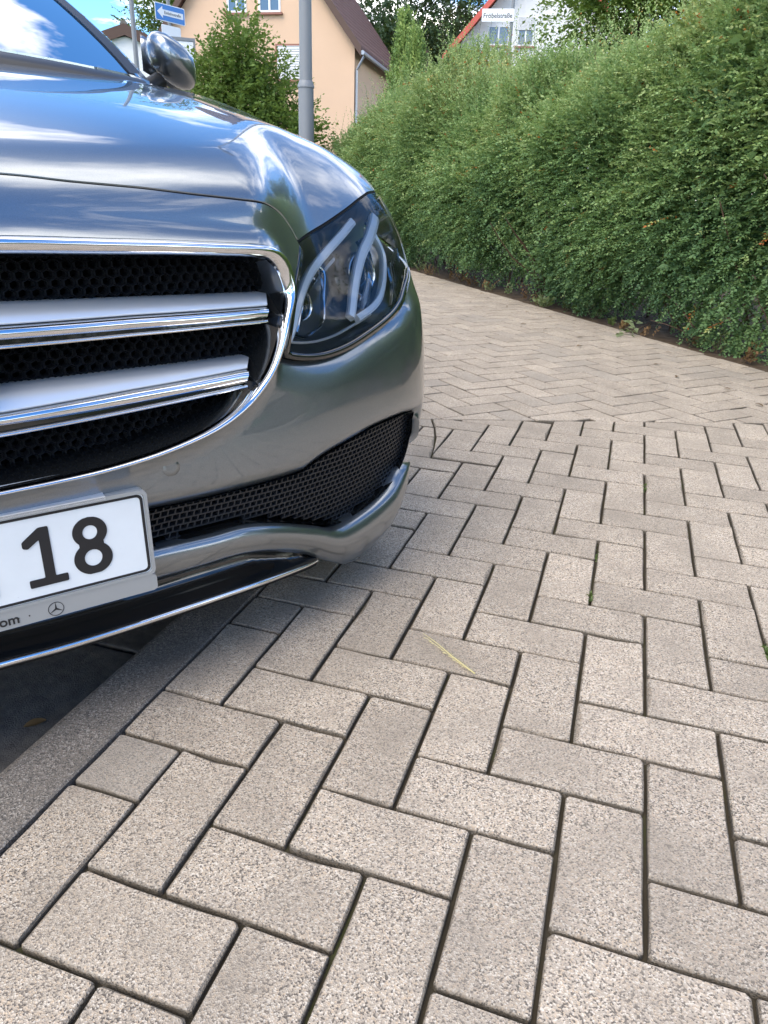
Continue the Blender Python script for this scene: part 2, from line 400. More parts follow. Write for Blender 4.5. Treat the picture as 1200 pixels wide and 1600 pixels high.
def hood(r,l):
    c=crease(r);x=np.maximum(l-c,0)
    sag=.010*(l/.6)**2
    dome=.002*np.exp(-((l-c)/.03)**2)*sstep(.03,.12,r)
    drop=(.05*x+.85*x**2)*(1-.9*sstep(.42,1.15,r))
    # soften start of the drop
    drop=drop*sstep(0,.09,x)
    return hood_c(r)-sag+dome-drop
def side(r,z):
    return .928-.30*np.maximum(z-.62,0)**1.5-.06*np.maximum(.45-z,0)
def body(P):
    r=P[...,0];l=np.abs(P[...,1]);z=P[...,2]
    lc=np.minimum(l,.935)
    f1=(front(lc,z)-r)
    g=(plan(lc+1e-3)-plan(lc-1e-3))/2e-3
    f1=f1/np.sqrt(1+g*g)
    f2=(z-hood(r,l))*.97
    f3=(l-side(r,z))
    k=.045+.018*sstep(.4,.65,l)
    a=smax(f1,f3,.05)
    return smax(a,f2,k)
def normal(P,e=1e-3):
    n=np.stack([body(P+np.array(d))-body(P-np.array(d)) for d in ((e,0,0),(0,e,0),(0,0,e))],-1)
    return n/np.linalg.norm(n,axis=-1,keepdims=True)
def cast(o,D,t0,t1,n=220,fn=None):
    fn=fn or body
    D=np.asarray(D,float);N=len(D);ts=np.linspace(t0,t1,n);hit=np.full(N,np.nan);prev=fn(o+D*t0)
    lo=np.full(N,np.nan);hi=np.full(N,np.nan);done=np.zeros(N,bool)
    for a,b in zip(ts[:-1],ts[1:]):
        cur=fn(o+D*b);c=(~done)&(prev>0)&(cur<=0);lo[c]=a;hi[c]=b;done|=c;prev=cur
    for _ in range(24):
        m=(lo+hi)/2;v=fn(o+D*np.nan_to_num(m)[:,None]);pos=v>0
        lo=np.where(pos,m,lo);hi=np.where(pos,hi,m)
    return (lo+hi)/2

CC=np.array([.95,0,.5]);_ax=np.array([-.8,0,.6]);_e1=np.array([0,1.,0]);_e2=np.array([.6,0,.8])
def q2dir(q):
    q=np.asarray(q,float);r2=(q**2).sum(-1,keepdims=True)/4
    return (_ax*(1-r2)+q[...,:1]*_e1+q[...,1:]*_e2)/(1+r2)
def p2q(P):
    d=P-CC;d=d/np.linalg.norm(d,axis=-1,keepdims=True);c=d@_ax
    return np.stack([d@_e1,d@_e2],-1)*(2/(1+c))[...,None]
def S(q):
    D=q2dir(q);t=cast(CC,D,.02,1.7,56,lambda P:-body(P));return CC+D*t[:,None]

DATA={"hoodline":[[.1774,-.3406],[.2542,-.3436],[.3396,-.3428],[.4094,-.3426],[.489,-.3393],[.5355,-.3349],[.5826,-.3367],[.6114,-.3487],[.6304,-.3682]],
"lamptop":[[.6304,-.3682],[.7163,-.3226],[.8008,-.2697],[.8566,-.2326],[.9154,-.1966]],
"lampin":[[.6292,-.3706],[.6305,-.3777],[.6021,-.4265],[.5827,-.4674],[.5671,-.5087],[.5579,-.5494],[.5624,-.5614]],
"lampbot":[[.5624,-.5614],[.5905,-.5646],[.6278,-.5626],[.6657,-.5545],[.7136,-.537],[.7664,-.5108],[.8098,-.4874],[.8554,-.4597],[.9003,-.4275]],
"intop":[[.3196,-.8],[.4002,-.795],[.5061,-.7839],[.5892,-.7716],[.6289,-.7648],[.6668,-.7426],[.7282,-.7159],[.8088,-.6843],[.9117,-.6579],[.9959,-.6486]],
"inright":[[.9959,-.6486],[.9938,-.6736],[1.0089,-.73],[.9865,-.7814],[.9359,-.8255],[.8577,-.8642],[.7934,-.8897],[.7497,-.8948]],
"inbot":[[.7497,-.8948],[.6741,-.8801],[.5779,-.8595],[.502,-.8516],[.43,-.8581],[.3539,-.8658],[.3223,-.8642]],
"sensor":[[.3539,-.7268]],
"grille_o":[[.1595,-.4167],[.2769,-.4137],[.4167,-.4061],[.4992,-.4002],[.5325,-.4022],[.5555,-.4153],[.567,-.4406],[.5673,-.468],[.5553,-.5006],[.5446,-.5409],[.5294,-.5817],[.5066,-.6147],[.4783,-.6429],[.4406,-.6679],[.3955,-.6873],[.3281,-.7073],[.2503,-.7216],[.179,-.7287],[.1131,-.7327]],
"grille_i":[[.1566,-.4361],[.2751,-.4323],[.416,-.4234],[.4935,-.4177],[.5194,-.4208],[.5401,-.4328],[.552,-.4522],[.5541,-.4694],[.5447,-.5013],[.5356,-.5393],[.5211,-.5778],[.499,-.6085],[.4724,-.6356],[.4364,-.6596],[.3928,-.6791],[.3269,-.6994],[.2493,-.7139],[.1792,-.7213],[.1142,-.7258]],
"b1_top":[[.0626,.1351,.6424],[.0725,.2867,.6395],[.1091,.4919,.6341]],
"b1_mid":[[.0343,.127,.6229],[.0436,.2755,.6234],[.0725,.4694,.6206]],
"b1_low":[[.0329,.1245,.6097],[.042,.2735,.6094],[.0684,.46,.6071]],
"b1_lip":[[.0359,.1235,.6002],[.0452,.2737,.6013],[.0727,.464,.601]],
"b2_top":[[.0538,.1188,.552],[.0624,.2662,.5523],[.0879,.4517,.5506]],
"b2_mid":[[.026,.1101,.5288],[.0343,.2554,.5355],[.057,.4282,.5408]],
"b2_low":[[.0252,.1082,.5175],[.0331,.2533,.5199],[.0533,.4132,.5246]],
"b2_lip":[[.0283,.1066,.5049],[.0365,.2534,.5109],[.0569,.4136,.5175]],
"lipA":[[.0209,.2608,.3229],[.0307,.3496,.3173],[.04,.4095,.3141],[.0525,.471,.2975],[.0762,.5443,.2671],[.097,.6009,.2434],[.1268,.6908,.2473],[.1529,.7582,.2618],[.1745,.8035,.286],[.187,.8297,.3219],[.1827,.8326,.3701]],
"lipC":[[.0243,.2574,.2755],[.0315,.3257,.2725],[.0416,.3947,.2688],[.0535,.4514,.2549],[.0777,.5241,.2208],[.1228,.622,.1665]],
"strip":[[.0145,.0582,.2226],[.017,.1331,.2188],[.0215,.2168,.2174],[.0306,.3115,.2154],[.0479,.4216,.2099],[.0717,.5204,.2014]],
"drlA":[[.8206,-.2833],[.7784,-.3184],[.7296,-.3572],[.6883,-.3921],[.651,-.4248],[.6213,-.4568],[.5978,-.4899],[.5835,-.5153],[.5736,-.5344]],
"drlB":[[.9045,-.2507],[.8573,-.3063],[.8212,-.3449],[.7918,-.3859],[.7673,-.4252],[.7492,-.4525],[.7296,-.4788]],
"drlC":[[.8846,-.2923],[.8975,-.327],[.8846,-.3672],[.8558,-.4102],[.8146,-.4431],[.7522,-.4761]],
"frameA":[[.6984,-.3873],[.711,-.3988],[.7019,-.4284],[.6724,-.4851],[.6383,-.5137],[.6174,-.5236],[.5906,-.5212]],
"proj":[[.83,-.3724]],
"projr":[[.8756,-.3628]]}
def L3(P): P = np.asarray(P, float); return np.stack([P[...,1], P[...,0], P[...,2]], -1)     # (r,l,z) -> local x,y,z
def spline(pts, n=6):
    P = np.asarray(pts, float); Q = np.vstack([2*P[0]-P[1], P, 2*P[-1]-P[-2]]); out = []
    for i in range(1, len(Q)-2):
        for t in np.arange(n)/n:
            a, b, c, d = Q[i-1], Q[i], Q[i+1], Q[i+2]
            out.append(.5*(2*b+(c-a)*t+(2*a-5*b+4*c-d)*t*t+(3*b-a-3*c+d)*t**3))
    out.append(P[-1]); return np.array(out)
def resample(P, step):
    P = np.asarray(P, float); d = np.r_[0, np.cumsum(np.linalg.norm(np.diff(P,axis=0),axis=1))]
    n = max(2, int(round(d[-1]/step))+1); t = np.linspace(0, d[-1], n)
    return np.stack([np.interp(t, d, P[:,k]) for k in range(P.shape[1])], -1)
def in_poly(X, poly):
    x, y = X[:,0], X[:,1]; inside = np.zeros(len(X), bool); n = len(poly)
    for i in range(n):
        (x1,y1), (x2,y2) = poly[i], poly[(i+1) % n]
        if y1 == y2: continue
        c = ((y1 > y) != (y2 > y)) & (x < (x2-x1)*(y-y1)/(y2-y1)+x1); inside ^= c
    return inside
def seg_dist(X, line):
    d = np.full(len(X), 1e9)
    for a, b in zip(line[:-1], line[1:]):
        ab = b-a; t = np.clip(((X-a)@ab)/max(ab@ab,1e-12), 0, 1); d = np.minimum(d, np.linalg.norm(X-(a+t[:,None]*ab),axis=1))
    return d
def inset_poly(P, g):
    P = np.asarray(P); n = len(P); sgn = 1 if np.sum(P[:,0]*np.roll(P[:,1],-1)-P[:,1]*np.roll(P[:,0],-1)) > 0 else -1
    a = np.roll(P,1,0); b = np.roll(P,-1,0); t = b-a; t /= np.maximum(np.linalg.norm(t,axis=1,keepdims=True),1e-9)
    Q = P+np.c_[-t[:,1],t[:,0]]*g*sgn; Q[np.abs(P[:,0]) < 1e-6, 0] = 0; return Q
def tri_domain(poly, holes, step, gap):
    loops = [inset_poly(poly, gap)]+[inset_poly(h, -gap) for h in holes]
    lo, hi = loops[0].min(0), loops[0].max(0)
    gx, gy = np.meshgrid(np.arange(lo[0]+step/2, hi[0], step), np.arange(lo[1]+step/2, hi[1], step*.866))
    gx[1::2] += step/2; G = np.c_[gx.ravel(), gy.ravel()]
    keep = in_poly(G, loops[0])
    for h in loops[1:]: keep &= ~in_poly(G, h)
    G = G[keep]
    for lp in loops: G = G[seg_dist(G, np.vstack([lp, lp[:1]])) > step*.55]
    V = []; E = []
    for lp in loops:
        b = len(V); V += [Vector(p) for p in lp]; E += [(b+i, b+(i+1) % len(lp)) for i in range(len(lp))]
    V += [Vector(p) for p in G]
    r = delaunay_2d_cdt(V, E, [], 0, 1e-7)
    X = np.array([tuple(v) for v in r[0]]); F = np.array(r[2]); c = X[F].mean(1); k = in_poly(c, loops[0])
    for h in loops[1:]: k &= ~in_poly(c, h)
    return X, F[k]
def panel(name, mapf, poly, holes=(), step=.016, gap=.0015, mat_=None, parent=None, rolls=(), mirror='join', skirt=.014, push=0., dent=None):
    """thin curved body panel cut out of the body surface by an outline; the edge is turned in"""
    X, F = tri_domain(np.asarray(poly,float), [np.asarray(h,float) for h in holes], step, gap)
    def pos(q):
        P = mapf(q)
        if rolls or push:
            n = normal(P); d = np.full(len(q), push)
            for line, w, dep in rolls: d = d+dep*np.clip(1-seg_dist(q, line)/w, 0, 1)**2
            P = P-n*d[:,None]
        return P
    e = 4e-4; P = pos(X); dx = pos(X+[e,0])-pos(X-[e,0]); dy = pos(X+[0,e])-pos(X-[0,e])
    N = np.cross(dx, dy); N /= np.maximum(np.linalg.norm(N,axis=1,keepdims=True),1e-12)
    ref = normal(P); N *= np.sign((N*ref).sum(1,keepdims=True)); bad = ~np.isfinite(N).all(1); N[bad] = ref[bad]
    if dent is not None: P = dent(P)
    fn = np.cross(P[F[:,1]]-P[F[:,0]], P[F[:,2]]-P[F[:,0]]); flip = (fn*N[F].mean(1)).sum(1) < 0
    F[flip] = F[flip][:,::-1]
    # boundary skirt
    from collections import Counter
    ed = {}
    for f in F:
        for a, b in ((f[0],f[1]),(f[1],f[2]),(f[2],f[0])): ed[(a,b)] = 1
    bd_ = [(a,b) for (a,b) in ed if (b,a) not in ed and not (abs(X[a,0]) < 1e-6 and abs(X[b,0]) < 1e-6)]
    V = list(P); NN = list(N); FF = [tuple(f) for f in F]; ids = {}
    on = set(np.where(np.abs(X[:,0]) < 1e-6)[0].tolist())
    for a, b in bd_:
        t = P[b]-P[a]; s = np.cross(t, (N[a]+N[b])/2); s = s/max(np.linalg.norm(s),1e-9)
        for i in (a,b):
            if i not in ids:
                ids[i] = len(V); V += [P[i], P[i]-N[i]*skirt]; NN += [s*.7+N[i]*.7, s]
                if i in on: on.add(ids[i]); on.add(ids[i]+1)
        FF += [(ids[b], ids[a], ids[a]+1), (ids[b], ids[a]+1, ids[b]+1)]
    V = np.array(V); NN = np.array(NN); FF = np.array(FF)
    obs = []
    def emit(V_, N_, F_, nm):
        Vl, Nl = L3(V_), L3(N_); Fl = F_[:,::-1]
        me = make_mesh(nm, Vl, Fl, True, mat_)
        me.normals_split_custom_set_from_vertices([tuple(n) for n in (Nl/np.maximum(np.linalg.norm(Nl,axis=1,keepdims=True),1e-9))])
        o = mesh_obj(nm, me, None, parent); obs.append(o)
    mir = np.array([1,-1,1.])
    if mirror == 'join':
        idx = np.arange(len(V)); m2 = np.array([i if i in on else -1 for i in idx]); cnt = len(V); add = []
        for i in idx:
            if m2[i] < 0: m2[i] = cnt; cnt += 1; add.append(i)
        N1 = NN.copy(); 
        for i in on: N1[i,1] = 0; V[i,1] = 0
        emit(np.vstack([V, V[add]*mir]), np.vstack([N1, N1[add]*mir]), np.vstack([FF, m2[FF][:,::-1]]), name)
    else:
        emit(V, NN, FF, name)
        if mirror == 'copy': emit(V*mir, NN*mir, FF[:,::-1], name)
    return obs
def loft(name, rows, mat_, parent, smooth=True, close=False, mirror=None, flip=False):
    """rows: list of equal-length polylines in (r,l,z)"""
    R = np.array(rows, float); a, b = R.shape[:2]; V = R.reshape(-1,3); F = []
    for i in range(a-1):
        for j in range(b if close else b-1): F.append((i*b+j, i*b+(j+1) % b, (i+1)*b+(j+1) % b, (i+1)*b+j))
    obs = []
    F = [f[::-1] for f in F] if flip else F
    obs.append(obj(name, L3(V), F, mat_, parent, smooth))
    if mirror == 'copy': obs.append(obj(name, L3(V*np.array([1,-1,1.])), [f[::-1] for f in F], mat_, parent, smooth))
    return obs
def q3(q): return S(np.asarray(q,float))
D_ = {k: np.array(v) for k, v in DATA.items()}

CAR = empty('parked_car', (-.8079,-.2483,-.07), math.radians(54), label='grey metallic car parked nose-in over the kerb, one headlight and grille showing', cat='car')
# --- outlines in the body-surface chart
def axisq(r, z): return p2q(np.array([[r,0,z]]))[0]
hl = D_['hoodline']; hood0 = axisq(.074,.776); hood0[0] = 0
hline = spline(np.vstack([[hood0], hl[:-1]]), 5); hline = np.vstack([hline, spline(hl[-3:],5)[5:]])
ltop = spline(D_['lamptop'], 5)
def qof(*pts): return p2q(np.array(pts, float))
tip = qof((.345,.835,.772))[0]
ltop = np.vstack([ltop, tip])
lin = spline(D_['lampin'], 4); lbot = spline(D_['lampbot'], 4)
lrear = spline(np.vstack([D_['lampbot'][-1], qof((.232,.845,.622),(.31,.893,.648),(.40,.905,.672),(.50,.905,.712),(.44,.885,.752),(.345,.835,.772))]), 5)
# hood: front line, lamp line, then along the wing to the cowl and back over the axis
fline = spline(qof((.345,.835,.772),(.42,.85,.80),(.6,.845,.86),(.9,.825,.93),(1.15,.81,1.0),(1.28,.79,1.02)), 6)
cowl = spline(qof((1.28,.79,1.02),(1.24,.6,1.01),(1.17,.35,1.01),(1.14,.001,1.01)), 8); cowl[-1,0] = 0
axis_h = resample(np.array([cowl[-1], hood0]), .02); axis_h[:,0] = 0
hoodP = np.vstack([resample(np.vstack([hline, ltop]), .012), resample(fline,.016)[1:], resample(cowl,.016)[1:], axis_h[1:-1]])
hood_crease_roll = []
panel('hood', S, hoodP, step=.014, gap=.0026, mat_=M_paint, parent=CAR)
# painted front: nose strip above the grille, collar round it, bumper down to the air intake
go = D_['grille_o']; gi = D_['grille_i']
gtop0 = axisq(.035,.714); gtop0[0] = 0; gbot0 = axisq(.011,.443); gbot0[0] = 0
gO = np.vstack([gtop0, spline(go,4), gbot0])
it = np.vstack([spline(D_['intop'][:5],4), spline(D_['intop'][4:],4)[1:]])
ir = spline(D_['inright'],4); ib = spline(D_['inbot'],4)
bot_c = qof((.022,.20,.385),(.012,.001,.385)); bot_c[-1,0] = 0
rear_b = qof((.40,.906,.672),(.47,.917,.655),(.50,.921,.60),(.44,.92,.50),(.41,.915,.40),(.40,.905,.30),(.31,.885,.285),(.24,.865,.33))
lr_part = lrear[:1+5*3]
bump_top = np.vstack([hline, lin[1:], lbot[1:], lr_part[1:]])
axis1 = resample(np.array([bot_c[-1], gbot0]), .02); axis1[:,0] = 0
axis2 = resample(np.array([gtop0, hood0]), .02); axis2[:,0] = 0
collar = resample(gO, .011)
bumpP = np.vstack([resample(bump_top,.011), resample(np.vstack([rear_b, ir[:2][::-1]]),.014)[1:], resample(it[::-1],.011)[1:], resample(np.vstack([it[0], bot_c]),.014)[1:], axis1[1:-1], collar[::-1], axis2[1:-1]])
cone = spline(qof((.052,.47,.60),(.052,.505,.55),(.06,.56,.52)),4)
panel('bumper', S, bumpP, step=.0105, gap=.0012, mat_=M_paint, parent=CAR,
      rolls=[(it, .034, .016), (gO, .030, -.011), (lbot, .055, .013)])
def seam(name, q, depth=.0052, rad=.0042, mirror=True):  # black tube sunk in a panel gap, standing in for the shade there
    P = inward(resample(q,.012), depth)
    for sg in ((1,-1) if mirror else (1,)):
        mb = MB(); mb.tube([tuple(L3(p*np.array([1,sg,1]))) for p in P], rad, 6); mb.build(name, M_under, CAR, True)
def inward(q, depth): P = S(np.asarray(q,float)); return P-normal(P)*depth
seam('seam_shade', hline); seam('seam_shade', ltop); seam('seam_shade', lin); 
# parking sensor in the bumper
ps = S(D_['sensor'])[0]; nn = normal(ps[None])[0]
def disc(name, c, n, rad, h, m, parent, seg=24):
    n = n/np.linalg.norm(n); u = np.cross(n,[0,0,1.]); u /= np.linalg.norm(u); w = np.cross(n,u); V = []; F = []
    for rr, hh in ((rad*1.12,-.004),(rad*1.12,h*.3),(rad,h*.3),(rad*.96,h),(rad*.5,h)):
        V += [c+n*hh+(u*math.cos(a)+w*math.sin(a))*rr for a in np.linspace(0,2*math.pi,seg,endpoint=False)]
    for r in range(4):
        for i in range(seg): F.append((r*seg+i, r*seg+(i+1) % seg, (r+1)*seg+(i+1) % seg, (r+1)*seg+i))
    F.append(tuple(range(4*seg,5*seg))); return obj(name, L3(np.array(V)), [f[::-1] for f in F], m, parent, True)
for sg in (1,-1): disc('parking_sensor', ps*np.array([1,sg,1]), nn*np.array([1,sg,1]), .0115, .0010, M_paint, CAR)

# --- headlights
def inward(q, depth): P = S(np.asarray(q,float)); return P-normal(P)*depth
lampP = np.vstack([resample(lin,.012), resample(lbot,.012)[1:], resample(lrear,.014)[1:], resample(ltop[::-1],.012)[1:-1]])
def lamp(sg):
    t = empty('headlight', (0,0,0)); t.parent = CAR; mm = np.array([1,sg,1.])
    def put(name, V, F, m, smooth=True, par=None):
        V = np.asarray(V)*mm; F = [tuple(f) for f in F]; F = [f[::-1] for f in F] if sg > 0 else F
        return obj(name, L3(V), F, m, par or t, smooth)
    X, F = tri_domain(lampP, [], .014, .002)
    d = seg_dist(X, np.vstack([lampP, lampP[:1]]))
    Pn = S(X); Nn = normal(Pn)
    fn = np.cross(Pn[F[:,1]]-Pn[F[:,0]], Pn[F[:,2]]-Pn[F[:,0]]); fl = (fn*Nn[F].mean(1)).sum(1) < 0; F[fl] = F[fl][:,::-1]
    # lens
    lens = put('lens', Pn-Nn*.001, F, M_lens)
    me = lens.data; Nl = L3(Nn*mm); me.normals_split_custom_set_from_vertices([tuple(v) for v in Nl])
    # housing bowl behind it with a rim
    dep = .006+.062*(1-np.exp(-np.maximum(d-.008,0)/.018))
    put('housing', Pn-Nn*dep[:,None], F, M_lens_in)
    # black sealing rim along the lower and inner edge
    rim = np.vstack([resample(lin,.012), resample(lbot,.012)[1:], resample(lrear[:8],.012)[1:]])
    rin = inset_poly(lampP, .011)[:len(rim)]
    a = S(rim); b = S(rin); na, nb_ = normal(a), normal(b)
    rows_ = np.stack([a-na*.004, a-na*.0002, b+nb_*.0004, b-nb_*.010],0); n_ = rows_.shape[1]; V = rows_.reshape(-1,3)
    FF = [(i*n_+j, i*n_+j+1, (i+1)*n_+j+1, (i+1)*n_+j) for i in range(3) for j in range(n_-1)]
    put('seal', V, FF, M_gloss)
    # light guides: flat curved strips under the lens
    def strip(name, q, w0, w1, depth, m, th=.0035):
        Q = spline(q,5); P = inward(Q, depth); n = normal(S(Q)); tt = np.gradient(P,axis=0); tt /= np.linalg.norm(tt,axis=1,keepdims=True)
        u = np.cross(tt,n); w = np.linspace(w0,w1,len(P))[:,None]/2
        sec = [P-u*w, P-u*w*.86+n*th, P+u*w*.30+n*th*1.5, P+u*w*.86+n*th, P+u*w, P+u*w*.9-n*.006, P-u*w*.9-n*.006]
        R_ = np.stack(sec,1); a_, b_ = R_.shape[:2]; V = R_.reshape(-1,3)
        FF = [(i*b_+j, i*b_+(j+1) % b_, (i+1)*b_+(j+1) % b_, (i+1)*b_+j) for i in range(a_-1) for j in range(b_)]
        FF += [tuple(range(b_))[::-1], tuple(range((a_-1)*b_, a_*b_))]
        return put(name, V, FF, m, False)
    strip('light_guide', D_['drlA'], .015, .013, .009, M_guide)
    strip('light_guide', D_['drlB'], .021, .014, .008, M_guide)
    strip('light_guide', D_['drlC'], .011, .013, .013, M_guide)
    strip('trim', D_['frameA'], .0034, .0034, .016, M_lampchrome, .002)
    off = lambda q, a, b: np.asarray(q)+np.array([a,b])
    strip('reflector', off(D_['drlA'][2:8], .030, .004), .020, .012, .030, M_lampchrome, .003)
    strip('reflector', off(D_['drlC'][:5], -.016, .0), .016, .020, .034, M_lampchrome, .003)
    strip('trim', off(spline(D_['lampbot'][1:7],2), -.006, .030), .004, .004, .020, M_satin, .002)
    # projector module: ring, lens ball and a smaller inner module
    def module(qc, rad, depth):
        c = inward(np.array([qc]), depth)[0]; n = np.array([-.88,.30,.12]); n /= np.linalg.norm(n); u = np.cross(n,[0,0,1.]); u /= np.linalg.norm(u); w = np.cross(n,u); seg = 28
        prof = [(1.12,-.02),(1.14,.010),(1.06,.014),(1.0,.008),(.98,-.006)]
        V = []; 
        for k, h in prof: V += [c+n*h+(u*math.cos(a)+w*math.sin(a))*rad*k for a in np.linspace(0,2*math.pi,seg,endpoint=False)]
        FF = [(r*seg+i, r*seg+(i+1) % seg, (r+1)*seg+(i+1) % seg, (r+1)*seg+i) for r in range(len(prof)-1) for i in range(seg)]
        put('projector_ring', V, FF, M_lampchrome)
        V = []
        for th in np.linspace(math.pi/2,.06,7): V += [c+n*(math.cos(th)*rad*.42-.004)+(u*math.cos(a)+w*math.sin(a))*rad*.98*math.sin(th) for a in np.linspace(0,2*math.pi,seg,endpoint=False)]
        FF = [(r*seg+i, r*seg+(i+1) % seg, (r+1)*seg+(i+1) % seg, (r+1)*seg+i) for r in range(6) for i in range(seg)]+[tuple(range(6*seg,7*seg))]
        put('projector_lens', V, FF, M_gloss)
    module(D_['proj'][0], .032, .036)
    module(p2q(np.array([[.118,.565,.622]]))[0], .021, .036)
    # ribbed side marker
    for k in range(7):
        q0 = np.array([[.175+.012*k*.6,.0,.0]])
        A = qof((.165+.010*k,.782+.009*k,.600+.004*k),(.20+.010*k,.81+.0075*k,.628+.004*k),(.222+.010*k,.822+.0065*k,.664+.003*k))
        strip('marker_rib', A, .0016, .0016, .012, M_lampchrome, .0015)
    return t
for sg in (1,-1): lamp(sg)

# --- radiator grille
GR = empty('grille'); GR.parent = CAR
def full(P):     # mirror an (r,l,z) polyline that starts or ends near the axis: returns left..right sweep
    P = np.asarray(P); return P
oq = np.vstack([gtop0, spline(go,4), gbot0])
ti0 = axisq(.032,.697); ti0[0] = 0; bi0 = axisq(.011,.451); bi0[0] = 0
iq = np.vstack([ti0, spline(gi,4), bi0])
Po, Pi = S(oq), S(iq); no_, ni_ = normal(Po), normal(Pi)
Po[0,1] = Po[-1,1] = Pi[0,1] = Pi[-1,1] = 0
def ring(rows):   # rows of half polylines (top axis -> bottom axis) -> closed loop rows
    return [np.vstack([R, (R[1:-1]*np.array([1,-1,1.]))[::-1]]) for R in rows]
mid = lambda t: Po*(1-t)+Pi*t
nm = (no_+ni_); nm /= np.linalg.norm(nm,axis=1,keepdims=True)
rowsc = [Po-no_*.004, Po+no_*.013, mid(.25)+nm*.0185, mid(.55)+nm*.0185, mid(.85)+nm*.014, Pi+ni_*.008, Pi-ni_*.006]
loft('frame', ring(rowsc), M_chrome, GR, close=True, flip=True)
wall = [Pi+ni_*.004]+[Pi*1.0+np.array([d,0,0])*np.ones_like(Pi)-np.c_[np.zeros(len(Pi)),(Pi[:,1:2]*.03*k),((Pi[:,2:3]-.57)*.05*k)] for d, k in ((.012,.6),(.03,1.),(.055,1.3),(.085,1.5))]
loft('surround', ring(wall), M_gloss, GR, close=True, flip=True)
inner_poly = np.vstack([Pi[:,1:], (Pi[1:-1,1:]*np.array([-1,1.]))[::-1]])
def fr(l, z): return front(np.minimum(np.abs(l),.93), z)
def honeycomb(name, poly, wx, wz, depth, th, parent, bar=.22):
    """hexagonal plastic mesh set back behind an opening"""
    P = np.asarray(poly); lo, hi = P.min(0), P.max(0); V = []; F = []; row = 0; z = lo[1]
    base = [(math.cos(a), math.sin(a)) for a in (math.pi/6+k*math.pi/3 for k in range(6))]
    while z < hi[1]+wz:
        l = lo[0]+(wx/2 if row % 2 else 0)
        while l < hi[0]+wx:
            if in_poly(np.array([[l,z]]), P*1.02-np.array([0,.02*P[:,1].mean()]))[0]:
                b = len(V)
                for k, off in ((1.16,0),(.80,-.002),(.70,th)):
                    for cx_, cz_ in base:
                        ll, z2 = l+cx_*wx*.5*k, z+cz_*wz*.667*k; V.append((fr(ll,z2)+depth+off+(.003 if k > 1 else 0), ll, z2))
                for r_ in (0,1):
                    for i in range(6): F.append((b+r_*6+i, b+r_*6+(i+1) % 6, b+(r_+1)*6+(i+1) % 6, b+(r_+1)*6+i))
            l += wx
        z += wz; row += 1
    return obj(name, L3(np.array(V)), [f[::-1] for f in F], M_mesh, parent, False, kind='stuff')
honeycomb('honeycomb_mesh', inner_poly, .0150, .0100, .052, .013, GR)
bk = MB(); V = [(fr(l,z)+.085,l,z) for l in np.linspace(-.54,.54,25) for z in np.linspace(.40,.75,8)]
obj('backing', L3(np.array(V)), [(i*8+j, i*8+j+1, (i+1)*8+j+1, (i+1)*8+j) for i in range(24) for j in range(7)], M_under, GR, True)
def bar(pre):
    T, Mi, Lo, Li = (D_[pre+k] for k in ('_top','_mid','_low','_lip'))
    n = 30; ends = [min(T[-1,1], .999), Mi[-1,1], Lo[-1,1], Li[-1,1]]
    def curve(A, lend, off):
        l = np.linspace(0, lend, n); z = np.interp(l, [0]+list(A[:,1]), [A[0,2]-(A[1,2]-A[0,2])*.0]+list(A[:,2])); return np.c_[fr(l,z)+off, l, z]
    e = Mi[-1,1]
    # satin blade: sloping upper face
    rows_ = [curve(T, T[-1,1]-.008, .055), curve(T, T[-1,1]-.008, .030), curve(Mi, e, .0065)+np.array([0,0,.0035]), curve(Mi, e, .0065)+np.array([0,0,.001]), curve(Mi,e,.028)]
    full_ = lambda R: np.vstack([(R[1:]*np.array([1,-1,1.]))[::-1], R])
    loft('louvre_blade', [full_(r) for r in rows_], M_satin, GR, flip=True)
    # chrome bead with a dark groove and a thin lower lip
    rows_ = [curve(Mi,e,.022)+np.array([0,0,-.001]), curve(Mi,e,.004)+np.array([0,0,-.0012]), curve(Mi,e-.002,-.001)*.6+curve(Lo,e-.002,-.001)*.4, curve(Lo,e-.006,.000), curve(Lo,e-.008,.012)]
    loft('louvre_bead', [full_(r) for r in rows_], M_chrome, GR, flip=True)
    g = [curve(Lo,e-.008,.011), curve(Li,e-.006,.011)+np.array([0,0,.002])]
    loft('groove', [full_(r) for r in g], M_gloss, GR, flip=True)
    rows_ = [curve(Li,e-.004,.012)+np.array([0,0,.0030]), curve(Li,e-.004,.002)+np.array([0,0,.0022]), curve(Li,e-.004,.001)+np.array([0,0,-.0005]), curve(Li,e-.004,.03)+np.array([0,0,-.004])]
    loft('louvre_lip', [full_(r) for r in rows_], M_chrome, GR, flip=True)
    for sg in (1,-1):          # end cap that closes the bar
        zt, zm, zl, zp = T[-1,2], Mi[-1,2], Lo[-1,2], Li[-1,2]
        pts = [(fr(T[-1,1],zt)+.05,T[-1,1]-.008,zt),(fr(T[-1,1],zt)+.028,T[-1,1]-.008,zt),(fr(e,zm)+.0065,e,zm+.003)]
        pts += [(fr(e,zm)+.03,e,zm+.001)]
        obj('bar_end', L3(np.array(pts)*np.array([1,sg,1])), [(0,1,2,3) if sg < 0 else (3,2,1,0)], M_satin, GR)
        P = [(fr(e,zm)+.004,e,zm-.0012),(fr(e,zl)-.0005,e-.003,(zm+zl)/2),(fr(e,zl)+.001,e-.006,zl),(fr(e,zp)+.001,e-.004,zp),(fr(e,zp)+.03,e-.004,zp-.003),(fr(e,zm)+.03,e,zm)]
        obj('bar_end', L3(np.array(P)*np.array([1,sg,1])), [tuple(range(6)) if sg < 0 else tuple(range(6))[::-1]], M_chrome, GR)
bar('b1'); bar('b2')
